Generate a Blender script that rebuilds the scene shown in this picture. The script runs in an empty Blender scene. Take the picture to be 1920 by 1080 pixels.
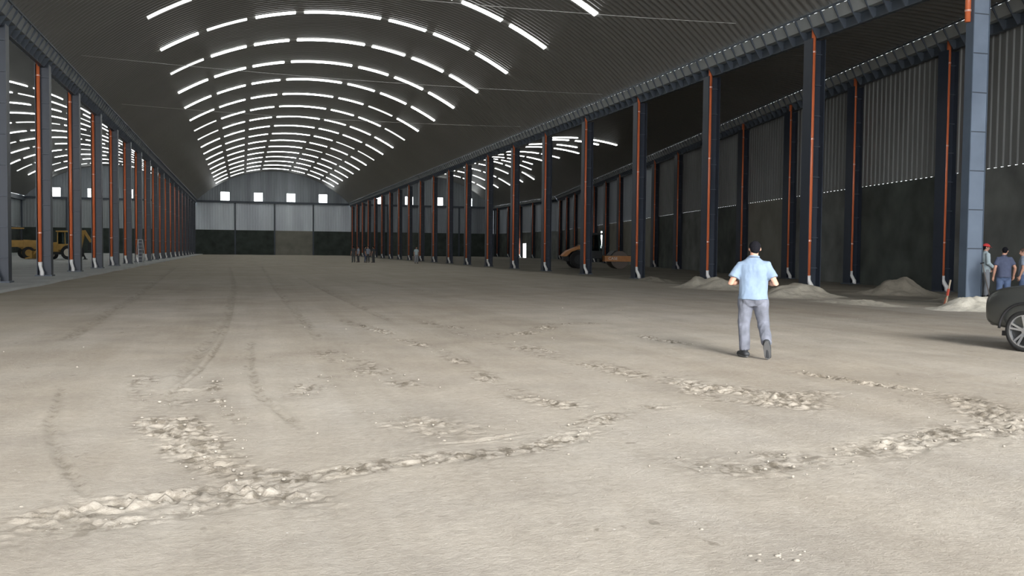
import bpy, bmesh, math, random
import numpy as np
from mathutils import Vector, Matrix, Euler, noise

random.seed(7)
rng = np.random.default_rng(11)
S = bpy.context.scene
C = S.collection
PI = math.pi

# ------------------------------------------------------------------ camera
H = 1.55
YAW, PITCH, ROLL, FPX = 0.28706, 0.04209, 0.01001, 1715.0
cam_d = bpy.data.cameras.new('camera')
cam_d.sensor_width = 36.0
cam_d.lens = FPX / 1920 * 36.0
cam_d.clip_start = 0.1
cam_d.clip_end = 600
cam = bpy.data.objects.new('camera', cam_d)
C.objects.link(cam)
fwd = Vector((math.sin(YAW) * math.cos(PITCH), math.cos(YAW) * math.cos(PITCH), -math.sin(PITCH)))
rt = Vector((math.cos(YAW), -math.sin(YAW), 0))
up = rt.cross(fwd)
r2 = math.cos(ROLL) * rt + math.sin(ROLL) * up
u2 = -math.sin(ROLL) * rt + math.cos(ROLL) * up
M = Matrix((r2, u2, -fwd)).transposed().to_4x4()
M.translation = Vector((0, 0, H))
cam.matrix_world = M
S.camera = cam

# ------------------------------------------------------------------ light
S.view_settings.view_transform = 'Standard'
S.view_settings.look = 'None'
S.view_settings.gamma = 1.0
S.view_settings.use_curve_mapping = False
S.view_settings.exposure = 0.10
S.cycles.max_bounces = 8
S.cycles.diffuse_bounces = 5
S.cycles.glossy_bounces = 3
S.cycles.sample_clamp_indirect = 4.0
S.cycles.use_denoising = True

w = bpy.data.worlds.new('world')
S.world = w
w.use_nodes = True
nt = w.node_tree
bg = nt.nodes['Background']
tc = nt.nodes.new('ShaderNodeTexCoord')
sep = nt.nodes.new('ShaderNodeSeparateXYZ')
ramp = nt.nodes.new('ShaderNodeValToRGB')
nt.links.new(tc.outputs['Generated'], sep.inputs[0])
nt.links.new(sep.outputs['Z'], ramp.inputs[0])
nt.links.new(ramp.outputs[0], bg.inputs['Color'])
ramp.color_ramp.elements[0].position = 0.0
ramp.color_ramp.elements[0].color = (1.25, 1.27, 1.32, 1)
ramp.color_ramp.elements[1].position = 0.8
ramp.color_ramp.elements[1].color = (0.72, 0.85, 1.0, 1)
bg.inputs['Strength'].default_value = 4.8

sun_d = bpy.data.lights.new('sun', 'SUN')
sun_d.energy = 5.0
sun_d.angle = math.radians(20)
sun_d.color = (1.0, 0.96, 0.9)
sun = bpy.data.objects.new('sun', sun_d)
C.objects.link(sun)
sdir = Vector((-0.03, 1.0, -math.tan(math.radians(26)))).normalized()
sun.rotation_euler = sdir.to_track_quat('-Z', 'Y').to_euler()

# ------------------------------------------------------------------ dimensions
XL, XR, SP, Y0, YW = -8.785, 21.138, 8.0444, 30.8, 187.2
ZG, ZB, ZC = 10.52, 10.1, 4.8                 # roof spring, wall beam, concrete top
XLL, XOF = -38.75, 51.0                       # outer rows
YF = -12.0                                     # front edge of the roof
RAD = 20.7                                    # radius of the arched roof sheets
def colY(k): return Y0 + k * SP
def xo(y):                                    # the skewed outer wall row on the right
    return min(XOF, 27.45 + 0.2055 * (y - 31.0))
YK = 31.0 + (XOF - 27.45) / 0.2055            # where it turns parallel

# ------------------------------------------------------------------ materials
MATS = {}
def mat(name, col, rough=0.6, metal=0.0, var=0.0, scale=3.0, bump=0.0, bscale=20.0, emit=None, es=1.0, spec=0.5, col2=None, stretch=None, detail=4.0):
    if name in MATS: return MATS[name]
    m = bpy.data.materials.new(name)
    m.use_nodes = True
    n = m.node_tree; b = n.nodes['Principled BSDF']
    b.inputs['Base Color'].default_value = (*col, 1)
    b.inputs['Roughness'].default_value = rough
    b.inputs['Metallic'].default_value = metal
    b.inputs['Specular IOR Level'].default_value = spec
    if emit:
        b.inputs['Emission Color'].default_value = (*emit, 1)
        b.inputs['Emission Strength'].default_value = es
    if var > 0 or bump > 0:
        t = n.nodes.new('ShaderNodeTexCoord')
        mp = n.nodes.new('ShaderNodeMapping')
        n.links.new(t.outputs['Object'], mp.inputs[0])
        if stretch: mp.inputs['Scale'].default_value = stretch
    if var > 0:
        nz = n.nodes.new('ShaderNodeTexNoise'); nz.inputs['Scale'].default_value = scale; nz.inputs['Detail'].default_value = detail
        n.links.new(mp.outputs[0], nz.inputs['Vector'])
        cr = n.nodes.new('ShaderNodeValToRGB')
        c2 = col2 or tuple(c * (1 - var) for c in col)
        c1 = col if col2 else tuple(min(1, c * (1 + var)) for c in col)
        cr.color_ramp.elements[0].position = 0.3; cr.color_ramp.elements[0].color = (*c2, 1)
        cr.color_ramp.elements[1].position = 0.7; cr.color_ramp.elements[1].color = (*c1, 1)
        n.links.new(nz.outputs['Fac'], cr.inputs[0])
        n.links.new(cr.outputs[0], b.inputs['Base Color'])
    if bump > 0:
        nb = n.nodes.new('ShaderNodeTexNoise'); nb.inputs['Scale'].default_value = bscale; nb.inputs['Detail'].default_value = 5
        n.links.new(mp.outputs[0], nb.inputs['Vector'])
        bp = n.nodes.new('ShaderNodeBump'); bp.inputs['Strength'].default_value = bump; bp.inputs['Distance'].default_value = 0.02
        n.links.new(nb.outputs['Fac'], bp.inputs['Height'])
        n.links.new(bp.outputs[0], b.inputs['Normal'])
    MATS[name] = m
    return m

M_STEEL = mat('painted_steel', (0.029, 0.037, 0.053), 0.42, 0.0, 0.12, 1.5, spec=0.5)
M_STEEL_LIT = mat('daylit_steel', (0.19, 0.235, 0.30), 0.45, 0.0, 0.1, 1.5)  # column steel with the front daylight put into its colour
M_STEEL_HALFLIT = mat('half_daylit_steel', (0.09, 0.12, 0.16), 0.45, 0.0, 0.1, 1.5)  # same steel, side faces with less daylight in the colour
M_STEEL2 = mat('girder_steel', (0.07, 0.085, 0.105), 0.5, 0.0, 0.1, 2.0)
M_GUT = mat('gutter_sheet', (0.33, 0.35, 0.35), 0.45, 0.1, 0.1, 1.0)
M_PIPE = mat('orange_pvc', (0.74, 0.185, 0.07), 0.35, 0.0, 0.08, 0.8)
M_WHITE = mat('white_pvc', (0.85, 0.83, 0.80), 0.4)
M_SHEET = mat('grey_roof_sheet', (0.215, 0.21, 0.197), 0.42, 0.35, 0.06, 0.15)
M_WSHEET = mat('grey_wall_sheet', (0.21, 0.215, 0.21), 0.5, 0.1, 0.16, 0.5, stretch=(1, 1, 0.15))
M_FSHEET = mat('pale_wall_sheet', (0.72, 0.77, 0.86), 0.5, 0.0, 0.22, 0.45, stretch=(1, 1, 0.12))
M_GSHEET = mat('gable_sheet', (0.33, 0.36, 0.39), 0.45, 0.1, 0.3, 0.5, stretch=(1, 1, 0.12))
M_CONF = mat('black_concrete', (0.050, 0.062, 0.054), 0.9, 0, 0.35, 0.7, 0.3, 12)
M_CON = mat('dark_concrete', (0.075, 0.085, 0.075), 0.9, 0, 0.35, 0.7, 0.3, 12)
M_CON2 = mat('pale_concrete', (0.24, 0.23, 0.195), 0.9, 0, 0.15, 0.7, 0.3, 12)
M_CON3 = mat('mid_concrete', (0.165, 0.172, 0.16), 0.9, 0, 0.3, 0.7, 0.3, 12)
M_SLAB = mat('slab_concrete', (0.50, 0.51, 0.49), 0.75, 0, 0.12, 0.4, 0.2, 8)
M_SKY = mat('daylight_panel', (0.8, 0.8, 0.8), 0.5, emit=(0.97, 1.0, 0.99), es=7.0)
M_SKYD = mat('dusty_daylight_panel', (0.6, 0.6, 0.6), 0.5, emit=(0.97, 1.0, 0.97), es=1.3)
M_WIN = mat('bright_window_pane', (0.9, 0.9, 0.9), 0.3, emit=(0.95, 0.99, 1.0), es=10.0)

# ------------------------------------------------------------------ mesh helper
class MB:
    def __init__(s): s.v = []; s.f = []
    def add(s, vs, fs):
        o = len(s.v); s.v += [tuple(p) for p in vs]; s.f += [tuple(i + o for i in f) for f in fs]; return s
    def box(s, x0, x1, y0, y1, z0, z1):
        return s.add([(x0, y0, z0), (x1, y0, z0), (x1, y1, z0), (x0, y1, z0), (x0, y0, z1), (x1, y0, z1), (x1, y1, z1), (x0, y1, z1)],
                     [(0, 3, 2, 1), (4, 5, 6, 7), (0, 1, 5, 4), (1, 2, 6, 5), (2, 3, 7, 6), (3, 0, 4, 7)])
    def obox(s, c, u, v, wv):      # oriented box: centre and three half-axis vectors
        c, u, v, wv = map(Vector, (c, u, v, wv))
        P = [c + a * u + b * v + d * wv for d in (-1, 1) for a, b in ((-1, -1), (1, -1), (1, 1), (-1, 1))]
        return s.add(P, [(0, 3, 2, 1), (4, 5, 6, 7), (0, 1, 5, 4), (1, 2, 6, 5), (2, 3, 7, 6), (3, 0, 4, 7)])
    def bar(s, a, b, w_, h_=None, ref=(0, 0, 1)):
        a, b = Vector(a), Vector(b); d = (b - a)
        r = Vector(ref)
        if abs(d.normalized().dot(r)) > 0.98: r = Vector((1, 0, 0))
        u = d.cross(r).normalized() * (w_ / 2); v = u.cross(d).normalized() * ((h_ or w_) / 2)
        return s.obox((a + b) / 2, d / 2, u, v)
    def prism(s, poly, y0, y1, axis='y'):   # poly of (a,b) extruded along axis
        n = len(poly)
        def P(a, b, t): return {'y': (a, t, b), 'x': (t, a, b), 'z': (a, b, t)}[axis]
        vs = [P(a, b, y0) for a, b in poly] + [P(a, b, y1) for a, b in poly]
        fs = [tuple(range(n)), tuple(range(2 * n - 1, n - 1, -1))] + [(i, i + n, (i + 1) % n + n, (i + 1) % n) for i in range(n)]
        return s.add(vs, fs)
    def tube(s, pts, rad, n=12, cap=True, rounded=False, flat=None):
        pts = [Vector(p) for p in pts]
        rad = [rad] * len(pts) if not hasattr(rad, '__len__') else list(rad)
        if rounded:
            d0 = (pts[0] - pts[1]).normalized(); d1 = (pts[-1] - pts[-2]).normalized()
            a, ra, b, rb = pts[0], rad[0], pts[-1], rad[-1]
            pre = [(a + d0 * ra * math.sin(t), ra * math.cos(t)) for t in (1.45, 1.05, 0.55)]
            post = [(b + d1 * rb * math.sin(t), rb * math.cos(t)) for t in (0.55, 1.05, 1.45)]
            pts = [p for p, _ in pre] + pts + [p for p, _ in post]
            rad = [q for _, q in pre] + rad + [q for _, q in post]
        rings = []; u = None
        for i, p in enumerate(pts):
            if i == 0: d = pts[1] - p
            elif i == len(pts) - 1: d = p - pts[i - 1]
            else: d = (pts[i + 1] - p).normalized() + (p - pts[i - 1]).normalized()
            d.normalize()
            if u is None:
                u = d.cross(Vector((0, 0, 1)) if abs(d.z) < 0.9 else Vector((0, 1, 0))).normalized()
            else:
                u = (u - d * u.dot(d)).normalized()
            v = d.cross(u)
            r = rad[i]
            rings.append([p + (u * math.cos(2 * PI * k / n) + v * math.sin(2 * PI * k / n)) * r for k in range(n)])
        if flat: rings = [[Vector((q.x * flat[0], q.y * flat[1], q.z * flat[2])) for q in r] for r in rings]
        o = len(s.v)
        for r in rings: s.v += [tuple(q) for q in r]
        for i in range(len(rings) - 1):
            for k in range(n):
                s.f.append((o + i * n + k, o + i * n + (k + 1) % n, o + (i + 1) * n + (k + 1) % n, o + (i + 1) * n + k))
        if cap:
            s.f.append(tuple(o + k for k in range(n))[::-1])
            s.f.append(tuple(o + (len(rings) - 1) * n + k for k in range(n)))
        return s
    def cyl(s, c, axis, r, h, n=24):
        c = Vector(c); a = Vector(axis).normalized() * (h / 2)
        return s.tube([c - a, c + a], r, n)
    def loft(s, secs, n=20, power=2.0):     # secs: (cx,cy,cz,rx,ry) horizontal superellipse sections
        o = len(s.v)
        for cx, cy, cz, rx, ry in secs:
            for k in range(n):
                t = 2 * PI * k / n; ct, st = math.cos(t), math.sin(t)
                s.v.append((cx + rx * math.copysign(abs(ct) ** (2 / power), ct), cy + ry * math.copysign(abs(st) ** (2 / power), st), cz))
        m = len(secs)
        for i in range(m - 1):
            for k in range(n):
                s.f.append((o + i * n + k, o + i * n + (k + 1) % n, o + (i + 1) * n + (k + 1) % n, o + (i + 1) * n + k))
        s.f.append(tuple(o + k for k in range(n))[::-1]); s.f.append(tuple(o + (m - 1) * n + k for k in range(n)))
        return s
    def ball(s, c, r, n=14, rot=None):
        r = (r, r, r) if not hasattr(r, '__len__') else r
        c = Vector(c); o = len(s.v); m = n // 2 + 1
        R = rot or Matrix.Identity(3)
        for i in range(1, m):
            ph = PI * i / m
            for k in range(n):
                t = 2 * PI * k / n
                q = R @ Vector((r[0] * math.sin(ph) * math.cos(t), r[1] * math.sin(ph) * math.sin(t), r[2] * math.cos(ph)))
                s.v.append(tuple(c + q))
        a = len(s.v); s.v.append(tuple(c + R @ Vector((0, 0, r[2])))); s.v.append(tuple(c - R @ Vector((0, 0, r[2]))))
        for i in range(m - 2):
            for k in range(n):
                s.f.append((o + i * n + k, o + (i + 1) * n + k, o + (i + 1) * n + (k + 1) % n, o + i * n + (k + 1) % n))
        for k in range(n):
            s.f.append((a, o + k, o + (k + 1) % n)); s.f.append((a + 1, o + (m - 2) * n + (k + 1) % n, o + (m - 2) * n + k))
        return s
    def mesh(s, name, m=None, smooth=False):
        me = bpy.data.meshes.new(name); me.from_pydata(s.v, [], s.f); me.update()
        if m: me.materials.append(m)
        if smooth:
            for p in me.polygons: p.use_smooth = True
        return me
    def build(s, name, m, parent=None, smooth=False, bevel=0, loc=None):
        me = s.mesh(name, m, smooth)
        o = bpy.data.objects.new(name, me); C.objects.link(o)
        if parent: o.parent = parent
        if loc: o.location = loc
        if bevel:
            b = o.modifiers.new('bevel', 'BEVEL'); b.width = bevel; b.segments = 2; b.limit_method = 'ANGLE'
        return o

def smooth_by_angle(o, ang=40):
    me = o.data
    for p in me.polygons: p.use_smooth = True
    bm = bmesh.new(); bm.from_mesh(me)
    for e in bm.edges:
        if len(e.link_faces) == 2 and e.calc_face_angle(0) > math.radians(ang): e.smooth = False
    bm.to_mesh(me); bm.free()

def tag(o, label=None, cat=None, group=None, kind=None):
    if label: o['label'] = label
    if cat: o['category'] = cat
    if group: o['group'] = group
    if kind: o['kind'] = kind
    return o
def empty(name, loc=(0, 0, 0), rz=0, label=None, cat=None, group=None):
    o = bpy.data.objects.new(name, None); C.objects.link(o)
    o.location = loc; o.rotation_euler = (0, 0, rz); o.empty_display_size = 0.2
    return tag(o, label, cat, group)
def copy_tree(o, parent=None):
    c = o.copy(); C.objects.link(c)
    if parent: c.parent = parent
    for ch in list(o.children): copy_tree(ch, c)
    return c
def struct(name, mb, m, **k):
    return tag(mb.build(name, m, **k), kind='structure')
ORD = ['first', 'second', 'third', 'fourth', 'fifth', 'sixth', 'seventh', 'eighth', 'ninth', 'tenth', 'eleventh', 'twelfth', 'thirteenth',
       'fourteenth', 'fifteenth', 'sixteenth', 'seventeenth', 'eighteenth', 'nineteenth', 'twentieth', 'twenty-first', 'twenty-second', 'twenty-third']

# ------------------------------------------------------------------ ground
def pix(x, y, z=0.0):            # point of the ground seen at a photograph pixel (used only to measure positions)
    d = fwd + (x - 960) / FPX * r2 - (y - 540) / FPX * u2
    t = (z - H) / d.z
    return d.x * t, d.y * t

TRACKS = [   # pixel polyline, width m, roughness height m, kind
    ([(-60, 1010), (60, 985), (160, 955), (260, 940), (380, 925), (470, 915), (560, 935), (600, 960)], 0.20, 0.020, 'clod'),
    ([(40, 1020), (200, 985), (330, 965), (450, 940), (520, 925)], 0.13, 0.012, 'clod'),
    ([(380, 868), (460, 885), (560, 900), (640, 888), (720, 872), (800, 862), (900, 855), (1000, 840), (1080, 815), (1120, 792)], 0.17, 0.011, 'clod'),
    ([(700, 778), (760, 790), (830, 802), (890, 818)], 0.30, 0.030, 'tread'),
    ([(272, 700), (275, 760), (300, 810), (380, 865), (450, 905)], 0.16, 0.014, 'tread'),
    ([(335, 720), (335, 770), (370, 810), (440, 870)], 0.17, 0.014, 'tread'),
    ([(395, 700), (408, 760), (470, 800)], 0.10, 0.010, 'tread'),
    ([(600, 655), (690, 690), (790, 730)], 0.25, 0.008, 'tread'),
    ([(640, 600), (730, 625), (850, 670), (960, 738), (1060, 762), (1180, 772)], 0.17, 0.016, 'tread'),
    ([(800, 600), (930, 640), (1060, 672), (1200, 705), (1320, 722), (1430, 740), (1500, 760)], 0.28, 0.014, 'tread'),
    ([(860, 630), (980, 625), (1040, 608), (1140, 606)], 0.22, 0.018, 'tread'),
    ([(1190, 628), (1230, 636), (1290, 645)], 0.14, 0.028, 'clod'),
    ([(1470, 695), (1560, 710), (1640, 722), (1740, 735)], 0.15, 0.020, 'clod'),
    ([(1740, 735), (1830, 760), (1880, 790), (1930, 830)], 0.28, 0.015, 'clod'),
    ([(1580, 862), (1660, 840), (1760, 815), (1850, 795)], 0.26, 0.013, 'clod'),
    ([(1280, 720), (1380, 750), (1480, 760), (1540, 730)], 0.30, 0.014, 'tread'),
    ([(1000, 830), (1080, 800), (1180, 770), (1290, 760)], 0.16, 0.012, 'tread'),
    ([(1240, 860), (1400, 880), (1480, 860), (1600, 880)], 0.25, 0.007, 'clod'),
    ([(1360, 1055), (1420, 1050), (1480, 1035)], 0.08, 0.010, 'clod'),
    ([(560, 745), (590, 720), (640, 700)], 0.22, 0.012, 'tread'),
    ([(415, 640), (370, 700), (320, 735), (315, 770)], 0.05, 0.012, 'groove'),
    ([(440, 560), (425, 620), (390, 680)], 0.05, 0.010, 'groove'),
    ([(120, 720), (92, 790), (105, 850), (150, 915), (180, 950)], 0.05, 0.010, 'groove'),
    ([(470, 640), (468, 690), (485, 740), (570, 812)], 0.07, 0.012, 'groove'),
    ([(200, 830), (280, 818), (350, 815)], 0.05, 0.009, 'groove'),
    ([(800, 838), (900, 828), (1000, 808)], 0.06, 0.012, 'groove'),
    ([(430, 500), (440, 540), (425, 600), (330, 720)], 0.12, 0.014, 'groove'),
    ([(490, 500), (520, 545), (600, 640)], 0.12, 0.014, 'groove'),
    ([(560, 520), (640, 560), (740, 605)], 0.12, 0.014, 'groove'),
    ([(700, 530), (820, 550)], 0.15, 0.016, 'groove'),
    ([(330, 500), (250, 560), (120, 640)], 0.15, 0.014, 'groove'),
]
MASK = [None]
def ground_height(X, Y):
    MK = np.zeros(X.shape)
    Z = 0.012 * np.sin(X * 0.7 + 1.3) * np.sin(Y * 0.45) + 0.008 * np.sin(X * 1.9 + Y * 0.8)
    hz = rng.standard_normal
    def vnoise(x, y, seed):       # smooth value noise
        g = np.random.default_rng(seed).random((256, 256))
        xi = np.floor(x).astype(int); yi = np.floor(y).astype(int); fx = x - xi; fy = y - yi
        fx = fx * fx * (3 - 2 * fx); fy = fy * fy * (3 - 2 * fy)
        a = g[xi % 256, yi % 256]; b = g[(xi + 1) % 256, yi % 256]; c = g[xi % 256, (yi + 1) % 256]; d = g[(xi + 1) % 256, (yi + 1) % 256]
        return (a * (1 - fx) + b * fx) * (1 - fy) + (c * (1 - fx) + d * fx) * fy
    n1 = vnoise(X * 18, Y * 18, 1); n2 = vnoise(X * 7, Y * 7, 2); n3 = vnoise(X * 2.2, Y * 2.2, 3); n4 = vnoise(X * 28, Y * 28, 5)
    Z = Z + 0.006 * (n3 - .5) + 0.003 * (n2 - .5)
    # scattered little clods everywhere
    Z = Z + 0.012 * np.clip(n1 - 0.86, 0, 1) * 6 * np.clip(n3 - 0.35, 0, 1)
    for pl, wd, ht, kind in TRACKS:
        P = [pix(*p) for p in pl]
        best = np.full(X.shape, 1e9); along = np.zeros(X.shape); L = 0
        for (ax, ay), (bx, by) in zip(P[:-1], P[1:]):
            dx, dy = bx - ax, by - ay; l2 = dx * dx + dy * dy; l = math.sqrt(l2)
            t = np.clip(((X - ax) * dx + (Y - ay) * dy) / l2, 0, 1)
            px, py = ax + t * dx, ay + t * dy
            side = np.sign((X - ax) * dy - (Y - ay) * dx)
            d = np.hypot(X - px, Y - py)
            k = d < best
            best = np.where(k, d, best); along = np.where(k, L + t * l, along)
            if kind == 'tread': pass
            L += l
        wob = best + 0.12 * wd * (n2 - .5) * 4
        m = np.exp(-(wob / wd) ** 4)
        fade = np.clip(along / 0.5, 0.15, 1) * np.clip((L - along) / 0.5, 0.15, 1)
        m = m * fade
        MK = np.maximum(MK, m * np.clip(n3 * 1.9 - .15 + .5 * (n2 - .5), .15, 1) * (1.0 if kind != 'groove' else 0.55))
        if kind == 'clod':
            Z = Z + ht * m * 1.5 * (np.clip(n1 - .45, 0, 1) * 2.2 + 1.6 * np.clip(n4 - .4, 0, 1) - 0.75) * (0.4 + 1.2 * n2)
        elif kind == 'tread':
            tr = np.sin(along * 2 * PI / 0.19 + best * 9)
            patch = np.clip(n3 * 2.2 - 0.5, 0.1, 1)
            Z = Z + ht * m * patch * 1.0 * (0.55 * np.clip(tr * 2, -1, .6) * (n2 > .42) + 2.2 * (n1 - .5) + 1.6 * (n4 - .5))
        else:
            Z = Z - ht * np.exp(-(best / (wd * .5)) ** 2) * fade + 0.6 * ht * np.exp(-((best - wd) / (wd * .4)) ** 2) * fade
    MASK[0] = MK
    return Z
def axis(parts):
    out = []
    for a, b, st in parts:
        n = max(1, int(round((b - a) / st))); out += list(np.linspace(a, b, n, endpoint=False))
    out.append(parts[-1][1]); return np.array(out)
def grid_mesh(xs, ys, fz):
    X, Y = np.meshgrid(xs, ys); Z = fz(X, Y)
    co = np.stack([X, Y, Z], -1).reshape(-1, 3)
    ny, nx = X.shape
    i = np.arange(ny - 1)[:, None] * nx + np.arange(nx - 1)[None, :]
    q = np.stack([i, i + 1, i + nx + 1, i + nx], -1).reshape(-1, 4)
    me = bpy.data.meshes.new('ground')
    me.vertices.add(len(co)); me.vertices.foreach_set('co', co.ravel())
    me.loops.add(q.size); me.loops.foreach_set('vertex_index', q.ravel())
    me.polygons.add(len(q)); me.polygons.foreach_set('loop_start', np.arange(0, q.size, 4))
    me.polygons.foreach_set('use_smooth', np.ones(len(q), bool))
    me.update(calc_edges=True)
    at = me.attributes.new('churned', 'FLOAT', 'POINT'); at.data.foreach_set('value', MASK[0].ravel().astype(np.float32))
    return me

def ground_material():
    m = bpy.data.materials.new('packed_earth'); m.use_nodes = True
    n = m.node_tree; b = n.nodes['Principled BSDF']; L = n.links.new
    b.inputs['Roughness'].default_value = 0.95; b.inputs['Specular IOR Level'].default_value = 0.15
    t = n.nodes.new('ShaderNodeTexCoord')
    def nz(scale, detail=5, vec=None, rough=0.6):
        k = n.nodes.new('ShaderNodeTexNoise'); k.inputs['Scale'].default_value = scale; k.inputs['Detail'].default_value = detail
        k.inputs['Roughness'].default_value = rough
        L(vec or t.outputs['Object'], k.inputs['Vector']); return k.outputs['Fac']
    def ramp(f, p0, c0, p1, c1):
        k = n.nodes.new('ShaderNodeValToRGB'); e = k.color_ramp.elements
        e[0].position = p0; e[0].color = (*c0, 1); e[1].position = p1; e[1].color = (*c1, 1); L(f, k.inputs[0]); return k.outputs[0]
    def mix(f, a, c, typ='MIX'):
        k = n.nodes.new('ShaderNodeMix'); k.data_type = 'RGBA'; k.blend_type = typ
        if isinstance(f, float): k.inputs[0].default_value = f
        else: L(f, k.inputs[0])
        L(a, k.inputs[6]); L(c, k.inputs[7]); return k.outputs[2]
    base = ramp(nz(0.16, 4), 0.35, (0.48, 0.425, 0.35), 0.65, (0.57, 0.525, 0.455))
    mid = ramp(nz(0.9, 6), 0.3, (0.80, 0.80, 0.81), 0.7, (1.0, 1.0, 1.0))
    fine = ramp(nz(14, 6, rough=0.7), 0.3, (0.84, 0.83, 0.82), 0.65, (1, 1, 1))
    c = mix(1.0, base, mid, 'MULTIPLY'); c = mix(1.0, c, fine, 'MULTIPLY')
    # long streaks left by traffic down the hall
    mp = n.nodes.new('ShaderNodeMapping'); mp.inputs['Scale'].default_value = (1.0, 0.06, 1); L(t.outputs['Object'], mp.inputs[0])
    streak = ramp(nz(1.3, 4, mp.outputs[0]), 0.35, (0.86, 0.845, 0.82), 0.6, (1, 1, 1))
    c = mix(0.8, c, streak, 'MULTIPLY')
    # brown earth further inside and along the left kerb
    sp = n.nodes.new('ShaderNodeSeparateXYZ'); L(t.outputs['Object'], sp.inputs[0])
    def mr(o, a, d):
        k = n.nodes.new('ShaderNodeMapRange'); k.inputs[1].default_value = a; k.inputs[2].default_value = d; L(o, k.inputs[0]); return k.outputs[0]
    wob = n.nodes.new('ShaderNodeMath'); wob.operation = 'MULTIPLY_ADD'; L(nz(0.3, 3), wob.inputs[0]); wob.inputs[1].default_value = 14.0; L(sp.outputs['Y'], wob.inputs[2])
    far = mr(wob.outputs[0], 26, 58)
    brown = ramp(nz(0.5, 5), 0.3, (0.38, 0.335, 0.255), 0.7, (0.48, 0.44, 0.355))
    k = n.nodes.new('ShaderNodeMath'); k.operation = 'MULTIPLY'; L(far, k.inputs[0]); k.inputs[1].default_value = 0.5
    c = mix(k.outputs[0], c, brown)
    wob2 = n.nodes.new('ShaderNodeMath'); wob2.operation = 'MULTIPLY_ADD'; L(nz(0.35, 4), wob2.inputs[0]); wob2.inputs[1].default_value = 4.0; L(sp.outputs['X'], wob2.inputs[2])
    left = mr(wob2.outputs[0], -1.2, -4.5)
    k = n.nodes.new('ShaderNodeMath'); k.operation = 'MULTIPLY'; L(left, k.inputs[0]); k.inputs[1].default_value = 0.85
    c = mix(k.outputs[0], c, brown)
    # dark soil in the right hand aisle, its lack of light painted in
    wob3 = n.nodes.new('ShaderNodeMath'); wob3.operation = 'MULTIPLY_ADD'; L(nz(0.8, 3), wob3.inputs[0]); wob3.inputs[1].default_value = 2.0; L(sp.outputs['X'], wob3.inputs[2])
    right = mr(wob3.outputs[0], 20.2, 20.9)
    soil = ramp(nz(0.4, 5), 0.3, (0.13, 0.115, 0.09), 0.7, (0.26, 0.24, 0.20))
    k = n.nodes.new('ShaderNodeMath'); k.operation = 'MULTIPLY'; L(right, k.inputs[0]); k.inputs[1].default_value = 0.85
    c = mix(k.outputs[0], c, soil)
    # small pale and dark crumbs
    vo = n.nodes.new('ShaderNodeTexVoronoi'); vo.inputs['Scale'].default_value = 9; L(t.outputs['Object'], vo.inputs['Vector'])
    crumb = ramp(vo.outputs['Distance'], 0.05, (1, 1, 1), 0.09, (0, 0, 0))
    sel = ramp(nz(1.6, 2), 0.55, (0, 0, 0), 0.6, (1, 1, 1))
    cm = mix(1.0, crumb, sel, 'MULTIPLY')
    pale = n.nodes.new('ShaderNodeRGB'); pale.outputs[0].default_value = (0.66, 0.63, 0.58, 1)
    c = mix(cm, c, pale.outputs[0])
    # churned wheel marks: damp dark and dry pale crumbs, rut shade also painted dark
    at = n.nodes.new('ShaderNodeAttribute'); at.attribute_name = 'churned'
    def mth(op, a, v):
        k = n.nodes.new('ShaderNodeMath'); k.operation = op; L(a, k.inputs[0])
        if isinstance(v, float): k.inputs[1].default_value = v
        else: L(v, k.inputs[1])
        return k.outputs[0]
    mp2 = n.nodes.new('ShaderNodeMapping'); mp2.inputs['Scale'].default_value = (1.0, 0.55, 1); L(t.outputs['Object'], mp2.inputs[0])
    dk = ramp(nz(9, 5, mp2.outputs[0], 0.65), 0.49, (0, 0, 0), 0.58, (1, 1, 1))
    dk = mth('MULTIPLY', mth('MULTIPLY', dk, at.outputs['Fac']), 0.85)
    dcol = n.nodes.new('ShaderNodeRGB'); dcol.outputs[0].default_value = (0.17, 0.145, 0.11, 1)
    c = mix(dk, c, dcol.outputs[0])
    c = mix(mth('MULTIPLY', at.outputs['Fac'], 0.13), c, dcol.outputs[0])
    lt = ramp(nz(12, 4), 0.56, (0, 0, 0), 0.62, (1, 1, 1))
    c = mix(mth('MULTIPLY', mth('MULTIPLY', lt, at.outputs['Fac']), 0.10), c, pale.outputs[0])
    # sparse dark scuffs elsewhere
    sc_ = ramp(nz(6.5, 3, mp2.outputs[0], 0.5), 0.66, (0, 0, 0), 0.70, (1, 1, 1))
    ar = ramp(nz(0.7, 3), 0.5, (0, 0, 0), 0.62, (1, 1, 1))
    c = mix(mth('MULTIPLY', mix(1.0, sc_, ar, 'MULTIPLY'), 0.55), c, dcol.outputs[0])
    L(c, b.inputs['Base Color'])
    bp = n.nodes.new('ShaderNodeBump'); bp.inputs['Strength'].default_value = 0.6; bp.inputs['Distance'].default_value = 0.02
    hh = n.nodes.new('ShaderNodeMath'); hh.operation = 'ADD'; L(nz(42, 6, rough=0.75), hh.inputs[0]); L(nz(11, 4), hh.inputs[1])
    L(hh.outputs[0], bp.inputs['Height']); L(bp.outputs[0], b.inputs['Normal'])
    return m
M_EARTH = ground_material()
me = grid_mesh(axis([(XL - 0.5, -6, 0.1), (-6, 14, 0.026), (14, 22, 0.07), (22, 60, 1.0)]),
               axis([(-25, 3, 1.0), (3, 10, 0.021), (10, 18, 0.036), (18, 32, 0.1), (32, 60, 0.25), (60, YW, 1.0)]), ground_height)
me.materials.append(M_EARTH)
floor = bpy.data.objects.new('floor', me); C.objects.link(floor); tag(floor, kind='structure')

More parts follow.
